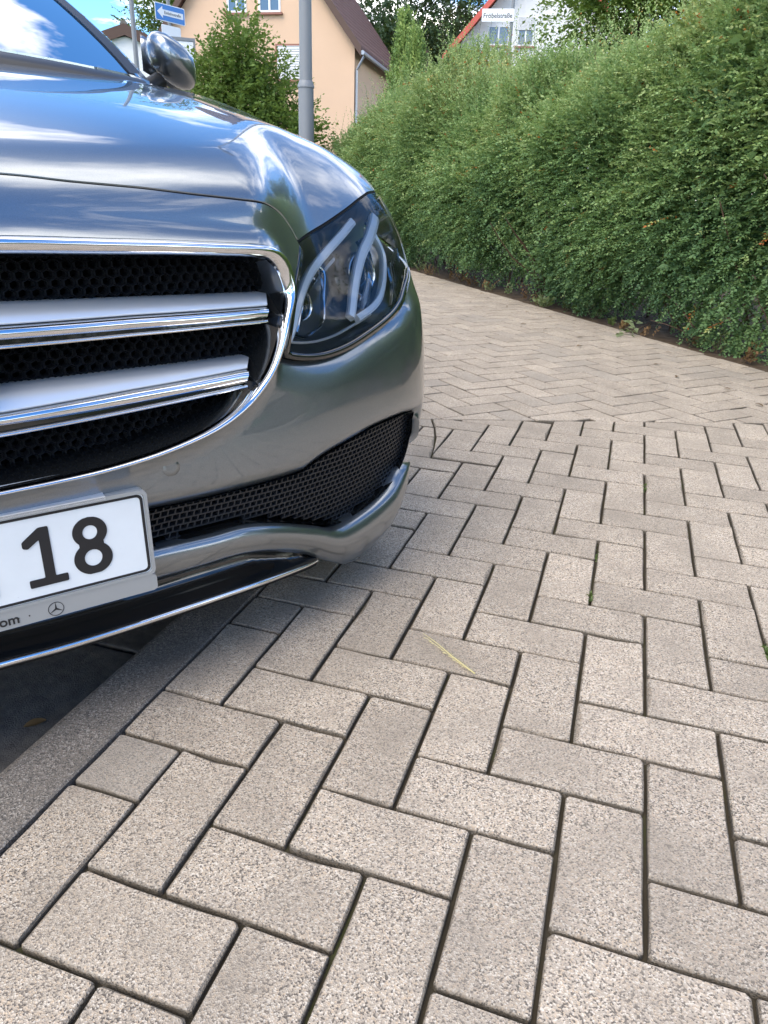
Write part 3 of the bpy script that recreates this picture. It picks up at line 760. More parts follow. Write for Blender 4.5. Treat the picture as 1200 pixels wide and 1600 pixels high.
# round badge with three-pointed star on the grille centre
E0 = np.array([.006,0,.575]); mb = MB()
obj('badge_disc', L3(E0+np.array([(.012,.088*math.cos(a),.088*math.sin(a)) for a in np.linspace(0,2*math.pi,40,endpoint=False)])), [tuple(range(40))], M_gloss, GR)
mb.tube([tuple(L3(E0+np.array([.004,.088*math.cos(a),.088*math.sin(a)]))) for a in np.linspace(0,2*math.pi,41)], .0065, 8, False)
for k in range(3):
    a = math.pi/2+k*2*math.pi/3; t = np.array([0,math.cos(a),math.sin(a)]); s = np.array([0,-math.sin(a),math.cos(a)])
    V = [E0+np.array([-.006,0,0]), E0+s*.013+np.array([.008,0,0])+t*.008, E0+t*.084+np.array([.004,0,0]), E0-s*.013+np.array([.008,0,0])+t*.008]
    mb.add(L3(np.array(V)), [(0,1,2),(0,2,3)])
mb.build('badge_star', M_chrome, GR, True)

# --- lower air intake (mesh set back) and its surround
INT = empty('air_intake'); INT.parent = CAR
iA, iB, iC = S(it), S(ir), S(ib)
ipoly = np.vstack([iA[:,1:], iB[1:,1:], iC[1:,1:]])
def intake_mesh(sg):
    V = []; F = []
    def barq(p0, p1, w, deep):
        # thin bar between two (l,z) points, on the recessed surface
        n = max(2, int(np.hypot(*(np.array(p1)-p0))/.02)+1); T = np.linspace(0,1,n); b = len(V)
        d = np.array(p1)-p0; d /= np.linalg.norm(d); e = np.array([-d[1],d[0]])*w/2
        for t in T:
            c = np.array(p0)*(1-t)+np.array(p1)*t
            for q, off in ((c+e,.012),(c+e*.5,0),(c-e*.5,0),(c-e,.012)): V.append((fr(q[0],q[1])+deep+off, q[0]*sg, q[1]))
        for i in range(n-1):
            for j in range(3): F.append((b+i*4+j, b+i*4+j+1, b+(i+1)*4+j+1, b+(i+1)*4+j))
    lo, hi = ipoly.min(0), ipoly.max(0); rows_ = []
    for k in range(-4, 24):
        z0 = .222+k*.0088
        ls = np.arange(.19,.875,.0055); zs = z0-.05*np.clip(ls-.30,0,1)+.20*np.clip(ls-.58,0,1)**1.6
        ok = in_poly(np.c_[ls,zs], np.vstack([ipoly, [[.19,.31],[.19,.385]]])*1.0)
        rows_.append((ls,zs,ok)); i = 0
        while i < len(ls)-1:
            if ok[i]:
                j = i
                while j+1 < len(ls) and ok[j+1]: j += 1
                if j > i+1:
                    for a in range(i, j, 4): barq((ls[a],zs[a]), (ls[min(a+4,j)],zs[min(a+4,j)]), .0042, .026)
                i = j+1
            else: i += 1
    for k in range(len(rows_)-1):
        a, b = rows_[k], rows_[k+1]
        for i in range(k % 2, len(a[0]), 2):
            if a[2][i] and b[2][i]: barq((a[0][i],a[1][i]), (b[0][i]+.002,b[1][i]), .0042, .0262)
    return obj('intake_mesh', L3(np.array(V)), [f if sg < 0 else f[::-1] for f in F], M_mesh, INT, False, kind='stuff')
for sg in (1,-1):
    intake_mesh(sg)
    V = [(fr(l,z)+.062, l*sg, z) for l in np.linspace(.10,.885,30) for z in np.linspace(.18,.44,8)]
    obj('backing', L3(np.array(V)), [(i*8+j, i*8+j+1, (i+1)*8+j+1, (i+1)*8+j) for i in range(29) for j in range(7)], M_under, INT, True)
    ed = np.vstack([iA, iB[1:], iC[1:]]); nE = normal(ed)
    loft('intake_wall', [np.array(R)*np.array([1,sg,1]) for R in (ed-nE*.010, ed+np.array([.022,-.004,0]), ed+np.array([.06,-.012,0]))], M_gloss, INT)
# --- painted lower lip, black splitter, chrome strip
lA = spline(np.vstack([[[.0125,.0,.322],[.018,.14,.322]], D_['lipA'], [[.235,.868,.372],[.33,.895,.34]]]),5)
lC = spline(np.vstack([[[.017,.0,.275],[.021,.14,.275]], D_['lipC'][:5], [[.112,.602,.166],[.150,.668,.131],[.196,.755,.128],[.24,.815,.142],[.29,.855,.165],[.345,.88,.20],[.41,.905,.27]]]),5)
m_ = min(len(lA),len(lC)); lA = resample(lA,.01); lC = resample(lC,.01)
def par(P, n): 
    d = np.r_[0,np.cumsum(np.linalg.norm(np.diff(P,axis=0),axis=1))]; t = np.linspace(0,d[-1],n); return np.stack([np.interp(t,d,P[:,k]) for k in range(3)],-1)
def bylat(P, knots):   # resample so that matching control stations line up
    return P
cA = np.vstack([[[.0125,.0,.322],[.018,.14,.322]], D_['lipA'][:9], [[.200,.836,.288],[.240,.854,.270],[.290,.871,.262],[.36,.893,.28]]])
cC = np.vstack([[[.017,.0,.275],[.021,.14,.275]], D_['lipC'][:5], [[.108,.602,.170],[.150,.668,.133],[.196,.755,.128],[.24,.815,.142],[.29,.855,.165],[.315,.868,.18],[.345,.88,.20],[.41,.905,.27]]])
assert len(cA) == len(cC), (len(cA),len(cC))
lA, lC = spline(cA,6), spline(cC,6); tl = np.linspace(0,len(cA)-1,len(lA))
bul = np.interp(tl, [0,2,4,5,6,7,8,9,10,11,12,13,14], [.009,.009,.010,.012,.016,.020,.023,.023,.016,.007,.003,.003,.004])
def outdir(P):
    t = np.gradient(P,axis=0); o_ = np.c_[-t[:,1], t[:,0], np.zeros(len(P))]; return o_/np.linalg.norm(o_,axis=1,keepdims=True)
od = outdir((lA+lC)/2)
rows_ = []
rows_.append(lA-od*.035+np.array([0,0,-.004]))
for s_ in np.linspace(0,1,9):
    b_ = np.sin(math.pi*min(s_*1.0,1)**.75)
    rows_.append(lA*(1-s_)+lC*s_+od*(bul*b_)[:,None])
rows_.append(lC-od*.012+np.array([0,0,-.002])); rows_.append(lC-od*.05+np.array([0,0,.012]))
loft('bumper_lip', rows_, M_paint, CAR, mirror='copy', flip=True)
sp_ = D_['strip']; sp_ = np.vstack([[[.014,0,.223]], sp_[0:], [[.088,.555,.196]]]); st = spline(sp_,6)
lCs = spline(cC[:9],6); 
def at_l(P, l): return np.stack([np.interp(l,P[:,1],P[:,k]) for k in range(3)],-1)
ll = np.linspace(0,.555,40); cc_, ss_ = at_l(lCs,ll), at_l(st,ll)
fade = np.clip((.56-ll)/.12,0,1)[:,None]
duct = [cc_+np.array([.004,0,.002]), cc_+np.array([.03,0,-.004]), cc_*.5+ss_*.5+np.array([.055,0,.0])*fade, ss_+np.array([.035,0,.004]), ss_+np.array([.004,0,.006]), ss_+np.array([-.001,0,.003])]
loft('splitter', duct, M_gloss, CAR, mirror='copy', flip=True)
for sg in (1,-1):
    mb = MB(); mb.tube([tuple(L3(p*np.array([1,sg,1]))) for p in ss_+np.array([-.0015,0,0])], list(np.interp(ll,[0,.45,.555],[.0048,.0046,.002])), 8); mb.build('chrome_strip', M_chrome, CAR, True)
bott = [ss_+np.array([-.001,0,-.001]), ss_+np.array([.004,0,-.012]), ss_+np.array([.06,0,-.03]), np.c_[np.full(40,.55),ll,np.full(40,.16)]]
loft('undertray', bott, M_under, CAR, mirror='copy', flip=True)
lc2 = lC[lC[:,1] > .5]; loft('undertray', [lc2-outdir(lc2)*.012, np.c_[np.full(len(lc2),.55), lc2[:,1]*.97, np.full(len(lc2),.17)]], M_under, CAR, mirror='copy')

# --- number plate on its holder
PL = empty('number_plate'); PL.parent = CAR
def rrect(x0,x1,z0,z1,r,n=6):
    P = []
    for cx_,cz_,a0 in ((x1-r,z1-r,0),(x0+r,z1-r,90),(x0+r,z0+r,180),(x1-r,z0+r,270)):
        for k in range(n+1): a = math.radians(a0+90*k/n); P.append((cx_+r*math.cos(a), cz_+r*math.sin(a)))
    return P
def flat(name, outer, holes, y0, y1, m, par=None):
    """extruded flat shape in the plate plane: front at y0, back at y1 (local y = rearward)"""
    V = []; E = []
    for lp in [outer]+list(holes):
        b = len(V); V += [Vector(p) for p in lp]; E += [(b+i, b+(i+1) % len(lp)) for i in range(len(lp))]
    r = delaunay_2d_cdt(V,E,[],0,1e-7); X = np.array([tuple(v) for v in r[0]]); F = np.array(r[2]); c = X[F].mean(1); k = in_poly(c,np.array(outer))
    for h in holes: k &= ~in_poly(c,np.array(h))
    F = F[k]; n = len(X); ar = (X[F[:,1]]-X[F[:,0]])[:,0]*(X[F[:,2]]-X[F[:,0]])[:,1]-(X[F[:,1]]-X[F[:,0]])[:,1]*(X[F[:,2]]-X[F[:,0]])[:,0]
    F[ar < 0] = F[ar < 0][:,::-1]
    VV = [(x,y0,z) for x,z in X]+[(x,y1,z) for x,z in X]; FF = [tuple(f) for f in F]
    ed = {(a,b) for f in F for a,b in ((f[0],f[1]),(f[1],f[2]),(f[2],f[0]))}
    FF += [(a+n,b+n,b,a) if False else (a, a+n, b+n, b) for a,b in ed if (b,a) not in ed]
    return obj(name, VV, FF, m, par or PL)
ZP = .3575                                   # plate centre height
tilt = math.radians(3)
PL.location = (0,.0,ZP); PL.rotation_euler = (-tilt,0,0)
flat('holder', rrect(-.2555,.2555,-.081,.0605,.008), [], .006, .022, M_holder)
flat('holder_strip', rrect(-.2555,.2555,-.081,-.0577,.006), [], .001, .006, M_holder)
flat('holder_rim', rrect(-.2553,.2553,-.0575,.0600,.008), [rrect(-.2515,.2515,-.0545,.0555,.007)], .0, .006, M_holder)
mb = MB(); mb.prism([(-.0,.0612),(.006,.0612),(.022,.066),(.022,.058),(.0,.0568)], -.252, .205, 'x'); mb.build('holder_clip', M_satin, PL)
flat('plate', rrect(-.2512,.2512,-.054,.0552,.007), [], .0035, .006, M_plate)
flat('plate_border', rrect(-.250,.250,-.053,.054,.0075), [rrect(-.2465,.2465,-.0498,.0508,.0055)], .0028, .0036, M_digit)
# digits, drawn as the photograph shows them
def ell(cx_,cz_,a,b,n=36): return [(cx_+a*math.cos(t), cz_+b*math.sin(t)) for t in np.linspace(0,2*math.pi,n,endpoint=False)]
def eight(x):
    top = np.array(ell(x,.0185,.0205,.0195,64)); bot_ = np.array(ell(x,-.0165,.0230,.0215,64))
    out = []
    ang = np.linspace(-90,270,120,endpoint=False)
    zs = np.linspace(-.038,.038,90); half = []
    for z in zs:
        w = 0
        if abs((z+.0165)/.0215) < 1: w = max(w,.0230*math.sqrt(1-((z+.0165)/.0215)**2))
        if abs((z-.0185)/.0195) < 1: w = max(w,.0205*math.sqrt(1-((z-.0185)/.0195)**2))
        half.append(max(w, .0145 if -.004 < z < .007 else 0))
    out = [(x+w,z) for w,z in zip(half,zs)]+[(x-w,z) for w,z in zip(half[::-1],zs[::-1])]
    out = [p for i,p in enumerate(out) if i == 0 or (abs(p[0]-out[i-1][0])+abs(p[1]-out[i-1][1])) > 1e-6]
    flat('digit', out[1:-1] if out[0] == out[-1] else out, [ell(x,.0180,.0088,.0092,28), ell(x,-.0160,.0106,.0110,28)], .0024, .0040, M_digit)
def rounded(poly, r=.0018, n=4):
    P = [np.array(p,float) for p in poly]; out = []
    for i in range(len(P)):
        a,b,c = P[i-1],P[i],P[(i+1)%len(P)]; la,lc = np.linalg.norm(a-b),np.linalg.norm(c-b); rr = min(r,la*.4,lc*.4)
        p0 = b+(a-b)/la*rr; p1 = b+(c-b)/lc*rr
        for t in np.linspace(0,1,n): out.append(tuple((1-t)**2*p0+2*t*(1-t)*b+t*t*p1))
    return out
eight(.1815)
X1 = .1280
flat('digit', rounded([(X1-.0225,-.0375),(X1+.0215,-.0375),(X1+.0215,-.0275),(X1+.0075,-.0275),(X1+.0075,.0375),(X1-.0035,.0375),(X1-.0235,.0225),(X1-.0235,.0150),(X1-.0180,.0130),(X1-.0045,.0225),(X1-.0045,-.0275),(X1-.0225,-.0275)]), [], .0024, .0040, M_digit)
flat('letter', rounded([(0.0605,-.0375),(0.0715,-.0375),(0.0715,.0375),(0.0595,.0375),(0.0485,.0125),(0.0375,.0375),(0.0255,.0375),(0.0255,-.0375),(0.0365,-.0375),(0.0365,.0165),(0.0445,-.0035),(0.0525,-.0035),(0.0605,.0165)]), [], .0024, .0040, M_digit)
# print on the strip of the holder: star in a ring, end of an address
def text_mesh(name, body, size, m, parent, loc, rot, ext=.0004, align='CENTER', sx=1., bold=0.):
    cu = bpy.data.curves.new(name,'FONT'); cu.body = body; cu.size = size; cu.extrude = ext; cu.align_x = align; cu.align_y = 'CENTER'; cu.offset = bold
    t = bpy.data.objects.new(name, cu); COL.objects.link(t); dg = bpy.context.evaluated_depsgraph_get()
    me = bpy.data.meshes.new_from_object(t.evaluated_get(dg)); bpy.data.objects.remove(t); bpy.data.curves.remove(cu)
    me.materials.clear(); o = mesh_obj(name, me, m, parent); o.location = loc; o.rotation_euler = rot; o.scale = (sx,1,1); return o
text_mesh('print', 'com', .017, M_digit, PL, (.072,.0006,-.0705), (math.pi/2,0,0), bold=.0003)
flat('printed_ring', ell(.1285,-.0705,.0092,.0092,32), [ell(.1285,-.0705,.0085,.0085,32)], .0004, .0016, M_digit)
for k in range(3):
    a = math.pi/2+k*2*math.pi/3; c, s = math.cos(a), math.sin(a)
    flat('printed_star', [(.1285+c*.0085,-.0705+s*.0085),(.1285-s*.0012,-.0705+c*.0012),(.1285+s*.0012,-.0705-c*.0012)], [], .0004, .0016, M_digit)
for x in (.086,.098): flat('printed_dot', ell(x,-.0703,.0009,.0009,10), [], .0004, .0016, M_digit)

# --- wings, doors, rear body: side of the car as height field l(r, z)
def side_l(r, z):
    l = .922-.30*np.maximum(z-.62,0)**1.5-.06*np.maximum(.45-z,0)-.10*np.maximum(r-3.9,0)**1.7
    return l+.006*np.exp(-((z-.80)/.03)**2)-.010*np.exp(-((z-.50)/.10)**2)
def side_map(q):
    r, z = q[:,0], q[:,1]; b = side_l(r,z)
    # near the nose follow the body surface
    w = sstep(.75,1.15,r)
    N_ = len(r); P0 = np.c_[r,np.full(N_,.3),z]; Dd = np.tile([0,1.,0],(N_,1)); t = cast(P0,Dd,0,.7,40,lambda P:-body(P)); lb = np.where(np.isnan(t), b, .3+np.nan_to_num(t))
    return np.c_[r, lb*(1-w)+b*w, z]
def arch(r0, z0, R, a0, a1, n=16): return [(r0+R*math.cos(math.radians(a)), z0+R*math.sin(math.radians(a))) for a in np.linspace(a0,a1,n)]
def side_panel(name, poly, step=.03):
    X, F = tri_domain(resample(np.vstack([poly,poly[:1]]),.02)[:-1], [], step, .002); P = side_map(X); N = np.gradient
    for sg in (1,-1):
        fn = np.cross(P[F[:,1]]-P[F[:,0]], P[F[:,2]]-P[F[:,0]]); G = F.copy(); fl = fn[:,1] < 0; G[fl] = G[fl][:,::-1]
        V = L3(P*np.array([1,sg,1])); G2 = G[:,::-1] if sg > 0 else G
        o = obj(name, V, G2, M_paint, CAR, True); m = o.modifiers.new('thickness','SOLIDIFY'); m.thickness = .012; m.offset = -1
        yield o
WR1, WR2, WZ, WRAD = .845, 3.785, .335, .375
belt = lambda r: float(np.interp(r,[.4,.9,1.3,2.5,3.6,4.3,4.9],[.78,.93,1.02,1.02,1.03,1.05,1.0]))
fl_top = [(r, float(np.interp(r,[.5,.6,.9,1.15,1.28,1.42],[.715,.83,.915,.975,1.012,1.02]))-.012) for r in (.5,.6,.75,.9,1.05,1.15,1.28,1.42)]
list(side_panel('wing', np.array(fl_top+[(1.42,.9),(1.42,.20)]+arch(WR1,WZ,WRAD,-20,180,24)[0:]+[(.50,.45),(.50,.60)])))
d1 = [(1.425,.20),(2.52,.20),(2.52,belt(2.5)),(1.425,1.008)]
for o in side_panel('front_door', np.array(d1), .05):
    sgn = 1 if o.data.vertices[0].co.x > 0 else -1
    mb = MB(); mb.tube([(sgn*(.925),2.20,.80),(sgn*.945,2.24,.803),(sgn*.945,2.40,.803),(sgn*.925,2.44,.80)], .011, 8); h = mb.build('door_handle', M_paint, None, True); h.parent = o
for o in side_panel('rear_door', np.array([(2.525,.20),(3.30,.20)]+arch(WR2,WZ,.43,200,125,8)+[(3.56,belt(3.5)),(2.525,belt(2.5))]), .05):
    sgn = 1 if o.data.vertices[0].co.x > 0 else -1
    mb = MB(); mb.tube([(sgn*(.925),3.20,.82),(sgn*.945,3.24,.823),(sgn*.945,3.40,.823),(sgn*.925,3.44,.82)], .011, 8); h = mb.build('door_handle', M_paint, None, True); h.parent = o
list(side_panel('rear_wing', np.array([(3.565,belt(3.5)),(3.55,.80)]+arch(WR2,WZ,WRAD,120,-15,18)+[(4.80,.28),(4.88,.6),(4.86,.95),(4.3,1.03)]), .05))
# tail, boot lid, sills
tail = []
for z, rr in ((.28,4.86),(.45,4.90),(.62,4.91),(.80,4.88),(.98,4.87)):
    ls = np.linspace(-.80,.80,17); tail.append(np.c_[rr-.10*np.abs(ls/.8)**4, ls, np.full(17,z)])
loft('rear_bumper', tail, M_paint, CAR)
boot = [np.c_[np.full(17,r), np.linspace(-.82,.82,17)*k, z-.02*np.abs(np.linspace(-1,1,17))**3] for r, z, k in ((4.05,1.085,.88),(4.3,1.08,.93),(4.6,1.065,.96),(4.84,1.03,.95),(4.87,.98,.95))]
loft('boot_lid', boot, M_paint, CAR, flip=True)
for sg in (1,-1):
    mb = MB(); mb.box(sg*.86 if sg < 0 else .80, sg*.80 if sg < 0 else .86, 1.2,3.45,.13,.24); mb.build('sill', M_black, CAR)
mb = MB(); mb.box(-.80,.80,.55,4.75,.15,.19); mb.build('floor_pan', M_under, CAR)
# inner black shells close the wheel wells and the engine bay
mb = MB(); mb.box(-.52,.52,.30,1.25,.19,.62); mb.box(-.70,.70,.46,1.25,.62,.70); mb.build('engine_bay', M_under, CAR)

# --- windscreen, roof, pillars, side glass
def Q(l, r, z): return (r, l, z)
def wsrow(t):   # windscreen rows from cowl to roof edge
    r = 1.235+.86*t; z = 1.025+.43*t-.04*t*t; w = .735-.10*t**1.5
    ls = np.linspace(-w,w,25); return np.c_[r-.11*(1-(ls/w)**2)*(1-.35*t)+.035*np.abs(ls/w)**3, ls, z+.012*(1-(ls/w)**2)]
ws = [wsrow(t) for t in np.linspace(0,1,11)]
loft('windscreen', ws, M_glass, CAR, flip=True)
cow = [ws[0]+np.array([.004,0,-.004]), ws[0]+np.array([-.035,0,-.012]), ws[0]+np.array([-.075,0,-.03]), ws[0]+np.array([-.09,0,-.06])]
loft('cowl_panel', cow, M_black, CAR)
roof = []
for t in np.linspace(0,1,9):
    r = 2.07+1.35*t; w = .63-.05*t; z = 1.385+.05*math.sin(math.pi*(t*.8+.12)); ls = np.linspace(-w,w,21); roof.append(np.c_[np.full(21,r), ls, z-.05*(ls/w)**2+.03])
roof[0] = np.c_[ws[-1][:,0],ws[-1][:,1],ws[-1][:,2]][np.linspace(0,24,21).astype(int)]
loft('roof', roof, M_paint, CAR, flip=True)
rw = [np.c_[np.full(21,3.42+.66*t), np.linspace(-.57-.1*t,.57+.1*t,21), 1.375-.29*t-.03*np.linspace(-1,1,21)**2] for t in np.linspace(0,1,6)]
rw[0] = roof[-1]; loft('rear_window', rw, M_glass, CAR, flip=True)
for sg in (1,-1):
    a = np.array([w[-1] for w in ws]); top = np.array([[r,.625-.04*(r-2.1),1.365+.05*math.sin(math.pi*((r-2.07)/1.35*.8+.12))] for r in np.linspace(2.12,3.42,9)]); cpil = np.array([[3.7,.60,1.27],[4.05,.66,1.09]])
    up = np.vstack([a, top, cpil])*np.array([1,sg,1])
    out = np.vstack([a+np.c_[np.linspace(.05,.035,11),np.full(11,.045),np.linspace(-.035,-.03,11)], top+np.array([0,.04,-.05]), cpil+np.array([[0,.06,-.05],[0,.08,-.04]])])*np.array([1,sg,1])
    mid_ = (up+out)/2+np.array([0,sg*.012,.012])
    loft('roof_pillar', [up, mid_, out], M_paint, CAR, flip=sg < 0)
    # black trim between screen and pillar
    e = np.array([w[-1] for w in ws])*np.array([1,sg,1]); e2 = np.array([w[-2] for w in ws])*np.array([1,sg,1])
    loft('screen_trim', [e*.55+e2*.45+np.array([-.003,0,.003]), e+np.array([-.002,sg*.004,.006])], M_black, CAR, flip=sg < 0)
    low = np.array([[r, .80-.02*(r-1.3)*.3, belt(r)+.002] for r in np.linspace(1.36,4.0,len(out))])*np.array([1,sg,1])
    loft('side_glass', [out-np.array([0,sg*.012,0]), (out+low)/2+np.array([0,sg*.018,0])-np.array([0,sg*.012,0]), low], M_glass, CAR, flip=sg < 0)
# cabin: dashboard, seats, steering wheel
mb = MB(); mb.box(-.66,.66,1.55,1.85,.80,.985); mb.build('dashboard', M_dark, CAR)
for x in (-.38,.38):
    mb = MB(); mb.box(x-.24,x+.24,2.15,2.65,.45,.62); mb.prism([(2.62,.55),(2.76,.55),(2.90,1.12),(2.82,1.14)],x-.23,x+.23,'x'); mb.prism([(2.86,1.15),(2.94,1.15),(2.96,1.30),(2.88,1.30)],x-.13,x+.13,'x'); bevel(mb.build('seat', M_dark, CAR),.03)
mb = MB(); mb.tube([(.38+.18*math.cos(a),1.98-.05*math.sin(a),.98+.17*math.sin(a)) for a in np.linspace(0,2*math.pi,25)],.015,8,False); mb.tube([(.21,1.98,.98),(.55,1.98,.98)],.018,6); mb.build('steering_wheel', M_dark, CAR, True)

# --- door mirrors
def mirror(sg):
    c = np.array([1.70,.99,1.128]); n, k = 20, 12; V = []; F = []
    for i in range(k+1):
        ph = math.pi*i/k-math.pi/2
        for j in range(n):
            a = 2*math.pi*j/n; ca, sa = math.cos(a), math.sin(a)
            x = math.copysign(abs(ca)**.75,ca)*.074*math.cos(ph)**.7 if math.cos(ph) > 1e-9 else 0; z = math.copysign(abs(sa)**.75,sa)*.062*math.cos(ph)**.7 if math.cos(ph) > 1e-9 else 0
            y = math.sin(ph); r = y*.085 if y < 0 else y*.05
            V.append((c[0]+r+.10*x, (c[1]+x), c[2]+z-.45*x))
    for i in range(k):
        for j in range(n): F.append((i*n+j, i*n+(j+1) % n, (i+1)*n+(j+1) % n, (i+1)*n+j))
    V = np.array(V)*np.array([1,sg,1.]); t = obj('door_mirror', L3(V), F if sg < 0 else [f[::-1] for f in F], M_paint, CAR, True)
    mb = MB(); mb.tube([tuple(L3(np.array(p)*np.array([1,sg,1]))) for p in ((1.66,.80,1.015),(1.68,.88,1.03),(1.70,.95,1.07))],[.04,.03,.028],10); s_ = mb.build('mirror_foot', M_black, None, True); s_.parent = t
    gl = obj('mirror_glass', L3(np.array([(1.748,.915,1.10),(1.752,1.07,1.03),(1.752,1.07,1.13),(1.748,.915,1.20)])*np.array([1,sg,1])), [(0,1,2,3)], M_chrome, None); gl.parent = t
for sg in (1,-1): mirror(sg)
# --- wheels
def wheel(x, y):
    sg = 1 if x > 0 else -1; t = empty('wheel', (x,y,WZ)); t.parent = CAR; n = 48
    def lathe(name, prof, m):
        V = [(sg*w, r*math.cos(a), r*math.sin(a)) for w, r in prof for a in np.linspace(0,2*math.pi,n,endpoint=False)]
        F = [(i*n+j, i*n+(j+1) % n, (i+1)*n+(j+1) % n, (i+1)*n+j) for i in range(len(prof)-1) for j in range(n)]
        return obj(name, V, F if sg < 0 else [f[::-1] for f in F], m, t, True)
    lathe('tyre', [(-.12,.23),(-.122,.30),(-.10,.33),(0,.335),(.10,.33),(.122,.30),(.112,.235)], M_rubber)
    lathe('rim', [(.112,.236),(.118,.232),(.095,.222),(.02,.215),(-.10,.22)], M_satin)
    mb = MB()
    for k in range(10):
        a = 2*math.pi*k/10; d = np.array([0,math.cos(a),math.sin(a)]); s = np.array([0,-math.sin(a),math.cos(a)]); X = np.array([sg,0,0.])
        V = [d*.04+s*.016+X*.08, d*.04-s*.016+X*.08, d*.222-s*.011+X*.10, d*.222+s*.011+X*.10, d*.04+s*.018+X*.05, d*.04-s*.018+X*.05, d*.222-s*.013+X*.06, d*.222+s*.013+X*.06]
        mb.add(V, [(0,1,2,3),(7,6,5,4),(0,3,7,4),(1,5,6,2)])
    mb.build('spokes', M_satin, t); lathe('hub', [(.03,.05),(.085,.05),(.095,.03),(.097,.001)], M_satin); lathe('brake_disc', [(-.02,.17),(.0,.17),(.0,.06)], M_lampchrome)
for x in (-.79,.79):
    for y in (WR1,WR2): wheel(x,y)
    sg = 1 if x > 0 else -1
    for y in (WR1,WR2):
        ar = np.array([(y+.37*math.cos(a),WZ+.37*math.sin(a)) for a in np.linspace(math.radians(-25),math.radians(205),20)])
        loft('wheel_arch_liner', [np.c_[ar[:,0],np.full(20,l*sg),ar[:,1]] for l in (.90,.55)], M_under, CAR)
        obj('wheel_arch_liner', L3(np.array([(r,.55*sg,z) for r,z in ar])), [tuple(range(20))], M_under, CAR)
# rear lamps
for sg in (1,-1):
    mb = MB(); mb.prism([(4.70,.72),(4.86,.72),(4.90,.84),(4.80,.92),(4.68,.88)], sg*.80 if sg > 0 else -.80, sg*.62, 'x'); mb.build('rear_light', mat('rear_lamp_red',(.25,.01,.01),.2,coat=1), CAR)

# ------------------------------------------------------------------ foliage
def leaf_mat(name, stops, trans=.40, rough=.45):
    m = mat(name, stops[0][1], rough, spec=.22); N, L, B = nodes(m)
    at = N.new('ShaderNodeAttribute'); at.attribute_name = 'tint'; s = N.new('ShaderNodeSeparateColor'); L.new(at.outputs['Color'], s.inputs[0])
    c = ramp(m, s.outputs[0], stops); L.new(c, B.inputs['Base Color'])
    tr = N.new('ShaderNodeBsdfTranslucent'); L.new(mixc(m, .5, c, (.16,.22,.03)), tr.inputs['Color'])
    mx = N.new('ShaderNodeMixShader'); mx.inputs[0].default_value = trans; L.new(B.outputs[0], mx.inputs[1]); L.new(tr.outputs[0], mx.inputs[2])
    L.new(mx.outputs[0], N['Material Output'].inputs['Surface']); return m
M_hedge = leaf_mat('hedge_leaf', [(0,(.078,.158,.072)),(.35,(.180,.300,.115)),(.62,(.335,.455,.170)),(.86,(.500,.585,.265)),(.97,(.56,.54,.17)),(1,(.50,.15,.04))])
M_bush = leaf_mat('bush_leaf', [(0,(.075,.130,.035)),(.5,(.15,.235,.055)),(1,(.27,.36,.10))])
M_conifer = leaf_mat('conifer_leaf', [(0,(.12,.20,.06)),(.5,(.25,.36,.10)),(1,(.40,.48,.14))], .15)
M_darktree = leaf_mat('tree_leaf_dark', [(0,(.028,.055,.030)),(.5,(.052,.092,.045)),(1,(.095,.14,.06))], .2)
M_lighttree = leaf_mat('tree_leaf_light', [(0,(.08,.14,.03)),(.5,(.17,.25,.05)),(1,(.29,.37,.09))])
M_weed = leaf_mat('weed_leaf', [(0,(.06,.10,.03)),(.5,(.12,.17,.05)),(1,(.30,.36,.20))])
M_dry = leaf_mat('dry_leaf', [(0,(.08,.045,.022)),(.5,(.16,.09,.04)),(1,(.30,.20,.09))], .15, .7)
def bark_mat(name, c0, c1):
    m = mat(name, c0, .9, spec=.15); N, L, B = nodes(m); L.new(ramp(m, noise(m, 40, 5, .6, worldpos(m)), [(.3,c0),(.7,c1)]), B.inputs['Base Color']); return m
M_bark = bark_mat('bark', (.045,.032,.024), (.11,.085,.065)); M_twig = bark_mat('twig_bark', (.07,.04,.028), (.15,.10,.07))
def unit(v): return v/np.maximum(np.linalg.norm(v,axis=-1,keepdims=True),1e-9)
def leaves_on_twigs(base, d, length, nl, ls, tint, rs, droop=.25, spread=.9):
    """vectorised: two-ranked leaves along bending twigs -> quads"""
    n = len(base); t = (np.arange(nl)+.6)/nl
    T = t[None,:,None]; Lh = length[:,None,None]
    up = np.array([0,0,1.]); side = unit(np.cross(d, up)+rs.normal(0,.15,(n,3))); nrm = unit(np.cross(side, d))
    P = base[:,None,:]+d[:,None,:]*T*Lh-up*droop*T**2*Lh
    dd = unit(d[:,None,:]-2*droop*up*T)
    sgn = np.where(np.arange(nl) % 2, 1., -1.)[None,:,None]
    ld = unit(dd*.75+side[:,None,:]*sgn*spread+rs.normal(0,.30,(n,nl,3)))
    nn_ = unit(nrm[:,None,:]+rs.normal(0,.45,(n,nl,3))); ws_ = unit(np.cross(ld, nn_)); nn_ = unit(np.cross(ws_, ld))
    sz = ls[:,None,None]*rs.uniform(.7,1.2,(n,nl,1)); w = sz*.29
    v0 = P; v2 = P+ld*sz; m_ = P+ld*sz*.5
    v1 = m_+ws_*w+nn_*sz*.10; v3 = m_-ws_*w+nn_*sz*.10
    V = np.stack([v0,v1,v2,v3],2).reshape(-1,3)
    tt = np.clip(tint[:,None]+rs.normal(0,.10,(n,nl)),0,1); tt = np.repeat(tt.reshape(-1),4)
    return V, tt
def leaf_object(name, V, tt, m, parent, **kw):
    F = np.arange(len(V), dtype=np.int32).reshape(-1,4); me = make_mesh(name, V, F, False, m)
    c = np.zeros((len(V),4), np.float32); c[:,0] = tt; c[:,3] = 1; tint_layer(me, c); return mesh_obj(name, me, None, parent, **kw)
